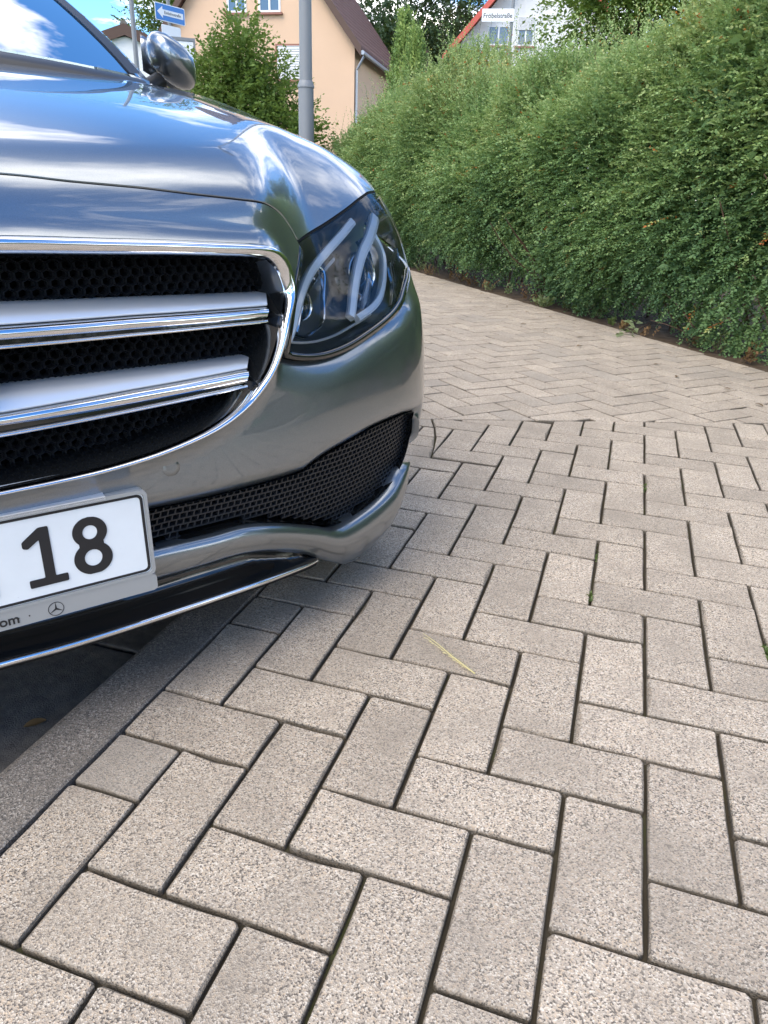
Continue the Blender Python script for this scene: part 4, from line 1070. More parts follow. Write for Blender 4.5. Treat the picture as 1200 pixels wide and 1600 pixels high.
def twig_tubes(base, d, length, rad, droop, mb, n=4):
    for b, dd, L_ in zip(base, d, length):
        pts = [tuple(b+dd*L_*t-np.array([0,0,1])*droop*t*t*L_) for t in np.linspace(0,1,4)]; mb.tube(pts, [rad,rad*.8,rad*.6,rad*.3], n, False)

# --- clipped hedge along the drive
rs = np.random.RandomState(21)
HEDGE = empty('hedge', (HF0[0],HF0[1],0), label='tall green small-leaved hedge running along the paved driveway', cat='hedge')
horg = np.array([HF0[0],HF0[1],0])
PROF = np.array([(.36,.14),(.22,.26),(.08,.45),(.02,.75),(.06,1.05),(.16,1.32),(.34,1.50),(.62,1.58),(1.0,1.56),(1.3,1.48)])
pd = np.r_[0,np.cumsum(np.linalg.norm(np.diff(PROF,axis=0),axis=1))]; pd /= pd[-1]
_lr = np.random.RandomState(99); LC = np.c_[_lr.uniform(-3.4,8.8,420), _lr.uniform(-.1,2.0,420), _lr.uniform(.06,.20,420), np.where(_lr.rand(420) < .62,1,-1)*_lr.uniform(.03,.13,420)]
def lump(s, z):
    o = np.zeros(len(s))
    for a, b, r, k in LC: o += k*np.exp(-(((s-a)/1.35)**2+(z-b)**2)/(2*r*r))
    return np.clip(o*(.8+.5*np.clip(z-1.,0,1)),-.14,.17)
def hedge_pt(s, u, rs):
    o = np.interp(u,pd,PROF[:,0]); z = np.interp(u,pd,PROF[:,1]); o2 = np.interp(u+.02,pd,PROF[:,0]); z2 = np.interp(u+.02,pd,PROF[:,1])
    hs = .985+.06*np.sin(s*1.3+1)+.06*np.sin(s*2.9)+.045*np.sin(s*5.1+2)+.10*np.clip(1-s/2.5,0,1)
    bumpy = lump(s, z)
    to, tz = o2-o, z2-z; nl_ = np.hypot(to,tz)+1e-9; no, nz = -tz/nl_, to/nl_
    o = o+no*bumpy*1.0; z = np.maximum(z*hs+nz*bumpy, .03)
    P = np.c_[hd[0]*s+hn[0]*o, hd[1]*s+hn[1]*o, z]; Nn = np.c_[hn[0]*no, hn[1]*no, nz]
    return P, unit(Nn)
def hedge_layer(n, s0, s1, u0, u1, depth, ls0, ls1, L0, L1, nl, dens_pow=1., dmin=0.):
    s = s0+(s1-s0)*rs.rand(n)**dens_pow; u = u0+(u1-u0)*rs.rand(n); P, Nn = hedge_pt(s,u,rs)
    dp = np.minimum(dmin+rs.exponential(depth,n),.7); P = P-Nn*dp[:,None]
    zrel = np.clip(P[:,2]/1.6,0,1)
    d = unit(Nn*.8+np.array([0,0,1.])*(.15+.75*np.clip(zrel-.55,0,1))[:,None]+rs.normal(0,.45,(n,3)))
    patch = .5+.5*np.sin(s*3.7+P[:,2]*4.2)*np.sin(s*1.9-P[:,2]*2.6+1)
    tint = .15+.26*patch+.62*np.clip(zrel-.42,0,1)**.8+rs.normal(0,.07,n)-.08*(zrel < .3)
    tint = np.where(rs.rand(n) < .006, .97+.03*rs.rand(n), np.clip(tint,0,.90))
    return leaves_on_twigs(P, d, rs.uniform(L0,L1,n), nl, rs.uniform(ls0,ls1,n), tint, rs, .22)
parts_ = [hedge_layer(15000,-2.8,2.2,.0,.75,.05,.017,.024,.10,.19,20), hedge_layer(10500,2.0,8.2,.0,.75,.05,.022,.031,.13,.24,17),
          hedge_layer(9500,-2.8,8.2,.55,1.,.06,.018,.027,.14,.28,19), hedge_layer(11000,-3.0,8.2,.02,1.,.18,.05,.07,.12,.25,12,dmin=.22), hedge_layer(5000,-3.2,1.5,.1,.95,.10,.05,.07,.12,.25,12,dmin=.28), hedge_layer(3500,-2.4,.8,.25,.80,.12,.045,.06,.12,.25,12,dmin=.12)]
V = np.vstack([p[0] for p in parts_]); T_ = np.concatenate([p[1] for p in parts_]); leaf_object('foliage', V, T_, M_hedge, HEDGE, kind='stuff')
# long young shoots standing out of the top
n = 1500; s = -2.6+10.8*rs.rand(n); P, Nn = hedge_pt(s, .55+.4*rs.rand(n), rs); d = unit(np.c_[rs.normal(0,.28,n)-hn[0]*.12, rs.normal(0,.28,n)-hn[1]*.12, np.ones(n)]); Ln = rs.uniform(.15,.58,n)
V, T_ = leaves_on_twigs(P, d, Ln, 22, rs.uniform(.014,.020,n), np.clip(.66+rs.normal(0,.14,n),0,.92), rs, .12, .7); leaf_object('young_shoots', V, T_, M_hedge, HEDGE, kind='stuff')
n2 = 1600; s2 = -2.6+10.8*rs.rand(n2); P2, N2 = hedge_pt(s2, .12+.5*rs.rand(n2), rs); d2 = unit(N2*.8+np.array([0,0,.75])+rs.normal(0,.35,(n2,3))); L2 = rs.uniform(.16,.36,n2)
V, T_ = leaves_on_twigs(P2-N2*.05, d2, L2, 20, rs.uniform(.015,.022,n2), np.clip(.56+.28*np.clip(P2[:,2]-.7,-1,1)+rs.normal(0,.14,n2),0,.9), rs, .45, .75); leaf_object('side_shoots', V, T_, M_hedge, HEDGE, kind='stuff')
mb = MB(); twig_tubes(P[:500], d[:500], Ln[:500]*1.02, .0016, .12, mb, 3)
# bare stems low down
for k in range(90):
    s0 = -2.4+10*rs.rand(); o0 = .25+.5*rs.rand(); b = np.array([hd[0]*s0+hn[0]*o0, hd[1]*s0+hn[1]*o0, -.01]); lean = np.array([*(hd*rs.normal(0,.25)-hn*rs.uniform(-.1,.5)), 1.])
    pts = [b]; dirn = unit(lean)
    for q in range(5): dirn = unit(dirn+rs.normal(0,.18,3)); pts.append(pts[-1]+dirn*rs.uniform(.10,.22))
    mb.tube([tuple(p) for p in pts], list(np.linspace(rs.uniform(.006,.014),.003,6)), 5, False)
for k in range(26):   # dry twigs poking out low on the front
    s0 = -1.2+3.2*rs.rand(); o0 = .12+.2*rs.rand(); b = np.array([hd[0]*s0+hn[0]*o0, hd[1]*s0+hn[1]*o0, rs.uniform(.0,.25)]); dirn = unit(np.array([*(hd*rs.normal(0,.8)-hn*rs.uniform(.1,.5)), rs.uniform(.1,.9)])); pts = [b]
    for q in range(4): dirn = unit(dirn+rs.normal(0,.25,3)); pts.append(pts[-1]+dirn*rs.uniform(.05,.12))
    mb.tube([tuple(p) for p in pts], list(np.linspace(rs.uniform(.003,.006),.0015,5)), 5, False)
mb.build('stems', M_twig, HEDGE, True, kind='stuff')

# --- free-standing bushes and trees
def crown(name, blobs, n, ls, m, parent, rs, nl=9, L_=(.15,.35), tint0=.35, droop=.2, flat_=1., shell=.28):
    B = np.array(blobs, float); w = (B[:,3]*B[:,4]*B[:,5])**.67; idx = rs.choice(len(B), n, p=w/w.sum()); b = B[idx]
    dv = unit(rs.normal(0,1,(n,3))); rad = 1-np.minimum(rs.exponential(shell,n),.9); rad *= 1+.10*np.sin(dv[:,0]*7+b[:,0]*3)*np.sin(dv[:,2]*6+b[:,1]*5)
    P = b[:,:3]+dv*b[:,3:6]*rad[:,None]; P[:,2] = np.maximum(P[:,2],.03)
    d = unit(dv*.8+np.array([0,0,.25])+rs.normal(0,.4,(n,3)))
    zr = (P[:,2]-P[:,2].min())/(np.ptp(P[:,2])+1e-6)
    tint = np.clip(tint0+.30*(zr-.5)+.25*np.sin(P[:,0]*2.3+P[:,2]*3)*np.sin(P[:,1]*2.9)+rs.normal(0,.1,n),0,1)
    V, T_ = leaves_on_twigs(P, d, rs.uniform(L_[0],L_[1],n), nl, rs.uniform(ls*.75,ls*1.2,n), tint, rs, droop); return leaf_object(name, V, T_, m, parent)
def trunk(parent, pts, radii, m=M_bark, limbs=(), name='trunk'):
    mb = MB(); mb.tube(pts, radii, 9)
    for a, b, r0 in limbs: c = ((Vector(a)+Vector(b))/2+Vector((0,0,.08*(Vector(b)-Vector(a)).length))); mb.tube([a,tuple(c),b], [r0,r0*.7,r0*.35], 6)
    return mb.build(name, m, parent, True)
def tree(name, loc, h, blobs, n, ls, m, label, cat='tree', group=None, seed=1, tr=.12, **kw):
    r_ = np.random.RandomState(seed); t = empty(name, loc, label=label, cat=cat, group=group)
    z1 = min(b[2] for b in blobs)
    trunk(t, [(0,0,-.1),(.05*h*.1,.02,h*.25),(0,.04,h*.5),(.03,.02,h*.8)], [tr*1.25,tr,tr*.8,tr*.3], limbs=[((0,0,h*(.25+.1*(i % 4))), tuple(np.array(b[:3])*.9), tr*.5) for i, b in enumerate(blobs[:9])])
    crown('crown', blobs, n, ls, m, t, r_, **kw); return t
def rblobs(seed, n, c, ext, r0, r1):
    r_ = np.random.RandomState(seed); o = []
    for i in range(n):
        v = unit(r_.normal(0,1,3))*r_.uniform(.3,1); q = r_.uniform(r0,r1); o.append((c[0]+v[0]*ext[0], c[1]+v[1]*ext[1], c[2]+v[2]*ext[2], q, q, q*.85))
    return o
# loose bush in front of the peach house
t = empty('deciduous_bush', (-5.3,8.85,-.09), label='loose bright green bush in front of the peach house', cat='bush')
r_ = np.random.RandomState(4); bl = [(0,0,1.2,.62,.55,.95),(.0,.1,2.0,.42,.4,.62),(.05,0,2.35,.22,.22,.38),(-.42,0,1.5,.42,.4,.7),(.45,0,1.25,.42,.4,.6),(.75,.1,.95,.34,.3,.5),(-.7,0,1.3,.4,.4,.7),(-.35,.1,2.0,.32,.3,.45),(.4,.1,1.85,.36,.3,.42),(.78,0,1.35,.34,.3,.42)]
crown('crown', bl, 4600, .058, M_bush, t, r_, nl=10, L_=(.18,.42), tint0=.42, shell=.35)
mb = MB()
for k in range(16):
    a = r_.uniform(0,6.28); e = bl[k % len(bl)]; mb.tube([(.1*math.cos(a),.1*math.sin(a),-.02),(e[0]*.4,e[1]*.4,e[2]*.5),(e[0],e[1],e[2])], [.02,.013,.005], 5)
mb.build('stems', M_bark, t, True)
# pointed conifers (two tips)
def conifer(loc, h, w, seed, label):
    r_ = np.random.RandomState(seed); t = empty('conifer', loc, label=label, cat='conifer', group='conifers behind the hedge'); n = 2200
    z = h*(1-np.sqrt(r_.rand(n))*1.0); z = h*r_.rand(n)**1.25; rad = w*np.clip(1-(z/h)**1.35,0.02,1)*(.75+.3*r_.rand(n)); a = r_.uniform(0,2*math.pi,n); rad *= 1+.15*np.sin(a*5+z*4)
    P = np.c_[rad*np.cos(a),rad*np.sin(a),z]; d = unit(np.c_[np.cos(a)*.35,np.sin(a)*.35,np.ones(n)]+r_.normal(0,.15,(n,3)))
    V, T_ = leaves_on_twigs(P, d, r_.uniform(.14,.30,n), 10, r_.uniform(.035,.055,n), np.clip(.45+.3*np.sin(a*3+z*2)+r_.normal(0,.12,n),0,1), r_, -.05, .45)
    leaf_object('crown', V, T_, M_conifer, t); trunk(t, [(0,0,-.1),(0,0,h*.5),(0,0,h*.92)], [.09,.05,.01]); return t
conifer((-4.28,12.65,-.09), 3.36, .55, 3, 'taller pointed conifer rising behind the hedge')
conifer((-3.92,12.1,-.09), 3.02, .45, 8, 'shorter conifer in front of the taller one')
# dark trees far back between the houses, lighter ones at the sides
tree('dark_tree', (-14.6,43.5,-.09), 12, rblobs(1,16,(0,0,7.6),(2.6,2.2,3.6),1.3,2.2), 2600, .22, M_darktree, 'dark tree behind the tiled roof of the peach house', group='dark trees between the houses', seed=2, tr=.3, nl=8, L_=(.4,.9))
tree('dark_tree', (-11.2,44.5,-.09), 13, rblobs(2,18,(0,0,8),(2.8,2.2,4.2),1.4,2.4), 2800, .22, M_darktree, 'dark tree standing between the two houses', group='dark trees between the houses', seed=3, tr=.3, nl=8, L_=(.4,.9))
tree('dark_tree', (-10.6,36.5,-.09), 8.6, rblobs(3,12,(-.6,0,4.6),(1.5,1.3,2.4),.8,1.4), 2000, .17, M_darktree, 'dark tree at the eaves corner of the white house', group='dark trees between the houses', seed=4, tr=.2, nl=8, L_=(.3,.7))
tree('dark_tree', (-9.6,40.5,-.09), 8.2, rblobs(9,10,(.0,0,5.0),(1.8,1.2,2.6),.9,1.4), 1700, .15, M_darktree, 'lower dark tree behind the conifers', group='dark trees between the houses', seed=14, tr=.2, nl=8, L_=(.3,.6))
tree('broadleaf_tree', (-.55,10.6,-.09), 4.4, rblobs(5,14,(0,.2,3.15),(.75,.8,.75),.35,.6), 1500, .075, M_lighttree, 'light green tree hanging over the hedge at the top right', seed=5, tr=.09, nl=9, L_=(.2,.45), droop=.6)
tree('broadleaf_tree', (1.3,9.6,-.09), 4.6, rblobs(6,14,(0,.2,3.2),(.95,.8,1.0),.45,.7), 1500, .08, M_darktree, 'darker green tree beyond the right end of the hedge', seed=6, tr=.1, nl=9, L_=(.2,.45))
tree('broadleaf_tree', (-18.6,28.5,-.09), 10, rblobs(7,14,(0,0,6.2),(2.6,2.0,2.2),1.0,1.6), 2000, .16, M_bush, 'grey green tree left of the peach house', seed=7, tr=.25, nl=8, L_=(.3,.7))

# ------------------------------------------------------------------ houses
def render_mat(name, c, rough=.9):
    m = mat(name, c, rough, spec=.2); N, L, B = nodes(m); P = worldpos(m)
    n1 = noise(m, 1.2, 5, .6, P); L.new(mixc(m, nmath(m,'MULTIPLY',n1,.5), c, tuple(v*.82 for v in c)), B.inputs['Base Color'])
    L.new(bump(m, noise(m, 60, 3, .6, P), .3, .01), B.inputs['Normal']); return m
M_peach = render_mat('peach_render', (.68,.47,.325)); M_white = render_mat('white_render', (.78,.78,.77)); M_cream = render_mat('cream_render', (.60,.52,.40))
def tile_mat(name, c0, c1):
    m = mat(name, c0, .8, spec=.2); N, L, B = nodes(m); co = texco(m)
    w = N.new('ShaderNodeTexWave'); w.wave_type = 'BANDS'; w.bands_direction = 'Y'; w.inputs['Scale'].default_value = 1.6; w.inputs['Distortion'].default_value = .3; L.new(co, w.inputs['Vector'])
    w2 = N.new('ShaderNodeTexWave'); w2.bands_direction = 'Z'; w2.inputs['Scale'].default_value = 1.4; L.new(co, w2.inputs['Vector'])
    n1 = noise(m, 3, 5, .65, co); L.new(mixc(m, n1, c0, c1), B.inputs['Base Color'])
    L.new(bump(m, nmath(m,'ADD',w.outputs['Fac'],w2.outputs['Fac']), .8, .05), B.inputs['Normal']); return m
M_tile = tile_mat('brown_tiles', (.075,.040,.036), (.17,.10,.085)); M_redtile = tile_mat('red_tiles', (.34,.07,.04), (.46,.12,.07))
M_frame = mat('window_frame_white', (.75,.76,.77), .4); M_sillc = mat('sill_brown', (.28,.12,.08), .6); M_wood = mat('eaves_wood', (.10,.06,.045), .8); M_zinc = mat('zinc', (.35,.36,.38), .4, .8)
def shutter_mat():
    m = mat('roller_shutter', (.62,.63,.63), .5); N, L, B = nodes(m); w = N.new('ShaderNodeTexWave'); w.bands_direction = 'Z'; w.inputs['Scale'].default_value = 4.2; L.new(texco(m), w.inputs['Vector'])
    L.new(bump(m, w.outputs['Fac'], .8, .02), B.inputs['Normal']); return m
M_shutter = shutter_mat()
M_pane = mat('pane_sky', (.10,.15,.20), .04, coat=1)
def window(parent, x, z, w, h, y, shut=0., sill=M_sillc, mullion=True):
    """window in a wall facing -y of its house; x centre, z sill height"""
    t = empty('window', (x,y,z)); t.parent = parent; mb = MB()
    mb.box(-w/2,w/2,-.02,.06,0,.07); mb.box(-w/2,w/2,-.02,.06,h-.07,h); mb.box(-w/2,-w/2+.07,-.02,.06,.07,h-.07); mb.box(w/2-.07,w/2,-.02,.06,.07,h-.07)
    if mullion: mb.box(-.035,.035,-.018,.05,.07,h-.07)
    mb.build('frame', M_frame, t); mb = MB(); mb.box(-w/2+.06,w/2-.06,.0,.02,.06,h-.06); mb.build('pane', M_pane, t)
    if shut > 0: mb = MB(); mb.box(-w/2+.01,w/2-.01,-.045,-.022,h*(1-shut)+.002,h-.002); mb.build('roller_shutter', M_shutter, t)
    mb = MB(); mb.box(-w/2-.08,w/2+.08,-.12,-.021,-.07,-.004); mb.build('sill', sill, t)
    if shut > .9:
        mb = MB(); mb.box(-w/2-.06,-w/2-.002,-.03,-.003,-.003,h+.06); mb.box(w/2+.002,w/2+.06,-.03,-.003,-.003,h+.06); mb.box(-w/2-.002,w/2+.002,-.03,-.003,h+.002,h+.06); mb.build('reveal', sill, t)
def gable_house(name, loc, rz, w, d, eave, ridge, wallm, roofm, label, over=.35, vergem=None):
    t = empty(name, loc, rz, label=label, cat='house'); mb = MB()
    mb.prism([(-w/2,0),(w/2,0),(w/2,eave),(0,ridge-.12),(-w/2,eave)], 0, d, 'y'); mb.build('wall', wallm, t)
    sl = (ridge-eave)/(w/2); dx = over; roof_ = empty('roof'); roof_.parent = t
    for sg in (1,-1):
        A = [(sg*(w/2+dx), eave-sl*dx+.02), (0, ridge+.02), (0, ridge+.20), (sg*(w/2+dx), eave-sl*dx+.20)]
        if sg < 0: A = A[::-1]
        mb = MB(); mb.prism(A, -over+.02, d+over, 'y'); mb.build('roof_slope', roofm, roof_)
        B_ = [(sg*(w/2+dx), eave-sl*dx-.10), (0, ridge-.10), (0, ridge+.21), (sg*(w/2+dx), eave-sl*dx+.21)]
        if sg < 0: B_ = B_[::-1]
        mb = MB(); mb.prism(B_, -over-.03, -over+.018, 'y'); mb.build('verge_board', vergem or M_wood, roof_)
        mb = MB(); mb.tube([(sg*(w/2+dx+.05),-over,eave-sl*dx+.02),(sg*(w/2+dx+.05),d+over,eave-sl*dx+.02)], .07, 8); mb.build('gutter', M_zinc, roof_)
        mb = MB(); mb.tube([(sg*(w/2+dx+.04),.08,eave-sl*dx),(sg*(w/2+.06),.08,eave-sl*dx-.45),(sg*(w/2+.06),.08,.1)], .045, 8); mb.build('downpipe', M_zinc, t)
    mb = MB(); mb.prism([(-.12,ridge+.19),(.12,ridge+.19),(.06,ridge+.30),(-.06,ridge+.30)], -over, d+over, 'y'); mb.build('ridge', roofm, roof_)
    return t
# peach house, gable to the street
h1 = gable_house('house', (-13.95,26.2,-.09), math.radians(6), 7.2, 9.0, 5.55, 10.0, M_peach, M_tile, 'peach rendered house with brown tiled gable roof', .30)
window(h1, 1.35, 4.42, 1.12, 1.02, -.001, 1.); window(h1, -.65, 6.42, .72, 1.25, -.001, .0); window(h1, .55, 6.42, .80, 1.25, -.001, .62)
window(h1, -1.7, 1.5, 1.2, 1.3, -.001, .2); window(h1, 1.2, 1.5, 1.2, 1.3, -.001, .2)
# white house with red verge
h2 = gable_house('house', (-5.55,37.5,-.09), math.radians(9), 7.2, 9.0, 7.25, 11.2, M_white, M_redtile, 'white rendered house with red edged gable roof behind the hedge', .75, mat('red_verge',(.55,.10,.07),.6))
window(h2, -1.95, 7.12, 1.0, .78, -.001, 0.); window(h2, -1.62, 6.4, .62, .68, -.001, 0.,M_redtile); window(h2, -.75, 7.1, .75, 1.1, -.001, .45)
# low shed far left
h3 = gable_house('shed', (-16.6,22.4,-.09), math.radians(30), 1.9, 3.0, 4.9, 5.25, M_white, M_slab, 'small white shed with grey roof far left behind the mirror', .12)
h3['category'] = 'shed'

# ------------------------------------------------------------------ posts and signs
M_post = mat('galvanised_grey', (.21,.22,.23), .55, .2); M_blue = mat('sign_blue', (.02,.19,.55), .4); M_signwhite = mat('sign_white', (.80,.81,.82), .4)
lp = empty('lamp_post', (-2.955,5.655,-.09), label='plain grey metal lamp post between car bonnet and hedge', cat='lamp post')
mb = MB(); n_ = 20
mb.tube([(0,0,0),(0,0,1.585)], [.068,.064], n_); mb.build('base_tube', M_post, lp, True)
mb = MB(); mb.tube([(0,0,1.586),(0,0,1.600),(0,0,1.640)], [.070,.070,.0535], n_); mb.build('collar', M_post, lp, True)
mb = MB(); mb.tube([(0,0,1.641),(0.0,0,4.6)], [.053,.042], n_); mb.build('upper_tube', M_post, lp, True)
mb = MB(); mb.tube([(0,0,4.6),(.25,-.1,4.85),(.7,-.28,4.95)], [.04,.035,.03], 12); mb.build('arm', M_post, lp, True)
mb = MB(); mb.prism([(.55,4.88),(1.15,4.93),(1.10,5.02),(.60,5.0)], -.40, -.16, 'y'); bevel(mb.build('lamp_head', M_post, lp),.03)
# one-way sign
fac = math.radians(-25)
sg_ = empty('traffic_sign', (-8.2,11.9,-.09), math.radians(72), label='blue one-way sign with white arrow on a grey post beside the mirror', cat='traffic sign')
mb = MB(); mb.tube([(0,.03,0),(0,.03,3.72)], .03, 12); mb.build('post', M_post, sg_, True)
def sflat(name, poly, y0, y1, m, par, z0=0):
    mb = MB(); mb.prism([(x,z+z0) for x,z in poly], y0, y1, 'y'); return mb.build(name, m, par)
W_, H_ = .62, .25; zc = 3.46
sflat('panel', rrect(-W_/2,W_/2,-H_/2,H_/2,.02), -.006, -.002, M_signwhite, sg_, zc); sflat('blue_field', rrect(-W_/2+.012,W_/2-.012,-H_/2+.012,H_/2-.012,.016), -.009, -.0065, M_blue, sg_, zc)
sflat('arrow', [(-.27,0),(-.16,-.085),(-.16,-.042),(.27,-.042),(.27,.042),(-.16,.042),(-.16,.085)], -.012, -.0095, M_signwhite, sg_, zc)
text_mesh('lettering', 'Einbahnstraße', .062, M_digit, sg_, (.045,-.0135,zc), (math.pi/2,0,0), .0008)
sflat('lower_plate', rrect(-.20,.20,-.16,.16,.02), -.006, -.002, M_signwhite, sg_, 3.13)
for k, (tx, zz_) in enumerate((('frei', 3.07),)): text_mesh('lettering', tx, .10, M_digit, sg_, (0,-.0075,zz_), (math.pi/2,0,0), .0008)
# notice board and thin pole
nb = empty('notice_board', (-7.52,11.15,-.09), math.radians(35), label='grey framed board half hidden behind the door mirror', cat='board')
sflat('board', rrect(-.16,.16,2.40,2.93,.02), -.02, .02, M_signwhite, nb); 
mb = MB(); mb.box(-.19,.19,-.03,.03,2.935,2.98); mb.box(-.19,.19,-.03,.03,2.35,2.395); mb.box(-.19,-.162,-.03,.03,2.395,2.935); mb.box(.162,.19,-.03,.03,2.395,2.935); mb.build('frame', M_post, nb)
mb = MB(); mb.tube([(0,.04,0),(0,.04,2.6)], .03, 8); mb.build('post', M_post, nb, True)
pl_ = MB(); pl_.tube([(0,0,0),(0,0,5.5)], [.05,.035], 10); po = pl_.build('thin_pole', M_post, None, True, label='thin pale metal pole at the top left behind the windscreen', cat='pole'); po.location = (-9.27,12.37,-.09)
# street name sign in front of the white house
sn = empty('street_sign', (-2.78,14.05,-.09), math.radians(8), label='white street name sign on a thin post in front of the white house', cat='street sign')
mb = MB(); mb.tube([(0,.02,0),(0,.02,3.95)], .028, 10); mb.build('post', M_post, sn, True)
sflat('panel', rrect(-.52,.03,-.095,.095,.015), -.02, -.012, M_signwhite, sn, 3.70); text_mesh('lettering', 'Fröbelstraße', .098, M_digit, sn, (-.245,-.021,3.69), (math.pi/2,0,0), .0008, bold=.001)

# ------------------------------------------------------------------ small things on the ground
rs = np.random.RandomState(77)
def strand(name, pts, rad, m, **kw):
    mb = MB(); mb.tube(pts, rad, 6); return mb.build(name, m, None, True, **kw)
M_straw = mat('straw', (.52,.45,.22), .7)
stalk = empty('dried_stalk', (-.314,.243,.002), math.atan2(-.081,.109), label='dry yellow feathery stalk lying on the paving', cat='stalk')
mb = MB(); mb.tube([(-.068,.001,.0022),(-.03,.0015,.003),(.01,-.001,.003),(.068,-.0005,.0025)], [.0004,.0008,.0011,.0013], 6); mb.build('stem', M_straw, stalk, True)
mb = MB()
for k in range(46):
    x = -.045+.11*k/46; sg = 1 if k % 2 else -1; L_ = rs.uniform(.008,.015); y = rs.uniform(.6,1)*L_*.55*sg
    mb.add([(x,0,.002),(x-L_*.9,y,.0016),(x-L_*.8,y*.7,.0022)], [(0,1,2)])
mb.build('bristles', M_straw, stalk)
def small_leaf(name, loc, L_, w, rz, m, tint, label, cat='leaf', curl=.3, group=None):
    n = 7; V = []; F = []
    for i in range(n):
        t = i/(n-1); ww = w*math.sin(math.pi*min(t*.95+.03,1))**.8; z = .002+curl*L_*t*(1-t)+.001
        V += [(t*L_,-ww/2,z+.12*w),(t*L_,0,z),(t*L_,ww/2,z+.12*w)]
    for i in range(n-1):
        for j in range(2): F.append((i*3+j,i*3+j+1,(i+1)*3+j+1,(i+1)*3+j))
    me = make_mesh(name,V,F,True,m); c = np.zeros((len(V),4)); c[:,0] = tint; c[:,3] = 1; tint_layer(me,c)
    o = mesh_obj(name, me, None, None, label=label, cat=cat, group=group); o.location = loc; o.rotation_euler = (0,0,rz); return o
small_leaf('fallen_leaf', (-.893,-.085,-.067), .032, .017, .9, M_dry, .75, 'orange brown fallen leaf in the gutter beside the kerb')
spr = empty('leaf_sprig', (-.05,3.80,.0), math.radians(55), label='pale green leafy sprig sticking out onto the paving from under the hedge', cat='sprig')
b_ = np.array([[0,0,.02],[.10,.02,.03]]); V, T_ = leaves_on_twigs(np.array([[-.02,0,.015],[.03,.02,.03],[.10,.0,.05]]), unit(np.array([[-1.,.1,.15],[-1.,-.4,.2],[-.8,.5,.3]])), np.array([.16,.14,.14]), 9, np.array([.055,.05,.05]), np.array([.95,.98,.9]), rs, .3, .6)
leaf_object('leaves', V, T_, M_weed, spr); mb = MB(); mb.tube([(.32,.05,.03),(.15,.02,.05),(-.02,0,.015),(-.16,.01,.01)], [.003,.0025,.002,.001], 5); mb.build('stem', M_twig, spr, True)
# weeds along the foot of the hedge
def weed(s0, o0, h, n, ls, m, label, tint=.5, group='weeds along the foot of the hedge', name='weed'):
    p = HF0+hd*s0+hn*o0; t = empty(name, (p[0],p[1],.0), rs.uniform(0,6.28), label=label, cat='weed', group=group)
    a = rs.uniform(0,6.28,n); d = unit(np.c_[np.cos(a)*rs.uniform(.1,.8,n),np.sin(a)*rs.uniform(.1,.8,n),np.ones(n)]); b = np.c_[rs.normal(0,.02,n),rs.normal(0,.02,n),np.zeros(n)]; Ln = h*rs.uniform(.5,1.1,n)
    V, T_ = leaves_on_twigs(b, d, Ln, 8, np.full(n,ls), np.clip(tint+rs.normal(0,.15,n),0,1), rs, .2, .8); leaf_object('leaves', V, T_, m, t); mb = MB(); twig_tubes(b, d, Ln, .0014, .2, mb); mb.build('stems', M_twig, t, True)
ORD = ['first','second','third','fourth','fifth','sixth','seventh','eighth','ninth','tenth','eleventh','twelfth','thirteenth','fourteenth','fifteenth','sixteenth','seventeenth','eighteenth','nineteenth','twentieth','twenty-first','twenty-second','twenty-third','twenty-fourth','twenty-fifth','twenty-sixth']
for k in range(26):
    s0 = -.75+6.0*k/26+rs.uniform(-.08,.08); dry = rs.rand() < .45
    weed(s0, rs.uniform(.03,.16), rs.uniform(.06,.20), rs.randint(4,9), rs.uniform(.014,.028), M_dry if dry else M_weed, ('small dry brown weed, ' if dry else 'small green weed, ')+ORD[k]+' along the hedge foot from the right', rs.uniform(.2,.9))
weed(-.35, .05, .30, 22, .04, M_weed, 'largest leafy weed clump at the right end of the hedge foot', .35, None); weed(2.05, .04, .10, 12, .035, M_weed, 'yellow green weed clump at the hedge foot near the middle', .8, None)
# debris on the paving: dead flower heads and crumbs
for k in range(18):
    s0 = -.6+4.2*(k+.5)/18; o0 = -rs.uniform(.05,.62); p = HF0+hd*s0+hn*o0
    small_leaf('dead_leaf', (p[0],p[1],.001), rs.uniform(.02,.04), rs.uniform(.01,.02), rs.uniform(0,6.28), M_dry, rs.uniform(.0,.6), 'brown dead leaf on the paving by the hedge, '+ORD[k]+' from the right', curl=rs.uniform(.2,.7), group='dead leaves on the paving near the hedge')
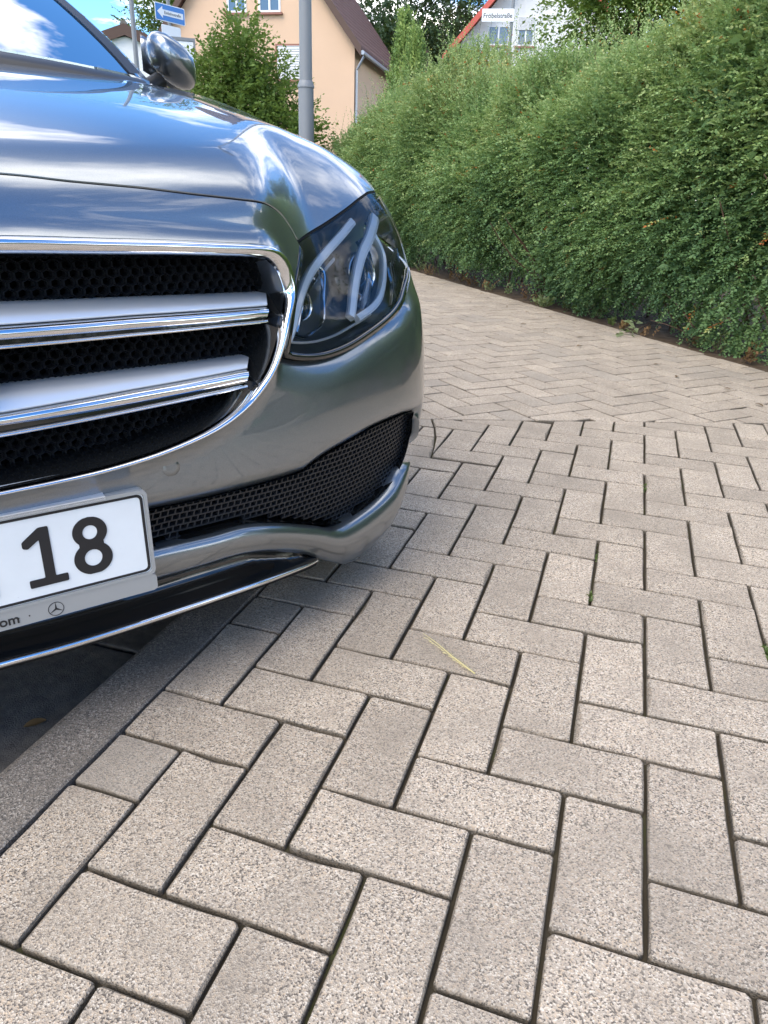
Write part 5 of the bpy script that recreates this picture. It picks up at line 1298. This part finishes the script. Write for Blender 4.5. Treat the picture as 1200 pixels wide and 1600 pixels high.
# moss and grass in the joints
def tuft(x, y, n, h, along, label):
    t = empty('grass_tuft', (x,y,-.006), label=label, cat='grass tuft'); b = np.c_[rs.normal(0,.0015,n), rs.uniform(-along,along,n), np.zeros(n)] ; d = unit(np.c_[rs.normal(0,.5,n),rs.normal(0,.5,n),np.ones(n)])
    V, T_ = leaves_on_twigs(b, d, np.full(n,h*.5), 3, np.full(n,h), np.clip(.45+rs.normal(0,.15,n),0,1), rs, .3, .6); leaf_object('blades', V, T_, M_weed, t)
tuft(.0,1.19,18,.008,.03,'green tuft in a joint in the far part of the forecourt'); tuft(-.1,.74,16,.006,.04,'small moss tuft in a joint right of the bumper'); tuft(-.1,.532,16,.008,.02,'moss tuft in the joint nearest the dry stalk'); tuft(.2,.445,18,.010,.03,'green tuft in a joint at the right edge of the picture')

# ------------------------------------------------------------------ far side of the forecourt, right of and behind the viewer (seen in the reflections)
hb = empty('garden_hedge', (8.5,-2.0,-.09), math.radians(90), label='dense green garden hedge at the far side of the forecourt', cat='hedge'); r_ = np.random.RandomState(31)
crown('foliage', [(x,r_.uniform(-.2,.2),.8,.9,.6,.9) for x in np.arange(-9,9,.8)], 2600, .12, M_darktree, hb, r_, nl=7, L_=(.2,.4))
mb = MB()
for x in np.arange(-9,9,.8): mb.tube([(x,0,-.05),(x+.1,.05,.6),(x,0,1.3)], [.04,.03,.01], 6)
mb.build('stems', M_bark, hb, True)
h4 = gable_house('house', (24.0,-9,-.09), math.radians(-80), 9.5, 10, 5.2, 9.0, M_cream, M_tile, 'cream house with brown roof beyond the garden hedge', .3)
for x in (-3,0,3): window(h4, x, 1.0, 1.2, 1.4, -.001, .2); window(h4, x*.8, 3.7, 1.1, 1.2, -.001, .3)
for i, (x, y, h) in enumerate(((16,5,6.0),(15,-16,6.5))):
    tree('street_tree', (x,y,-.09), h, rblobs(40+i,12,(0,0,h*.62),(1.5,1.5,h*.22),.8,1.3), 1500, .2, M_darktree, ['round green tree beyond the garden hedge, nearer the driveway','round green tree beyond the garden hedge, nearer the street'][i], group='trees beyond the garden hedge', seed=50+i, tr=.18, nl=8, L_=(.3,.7))
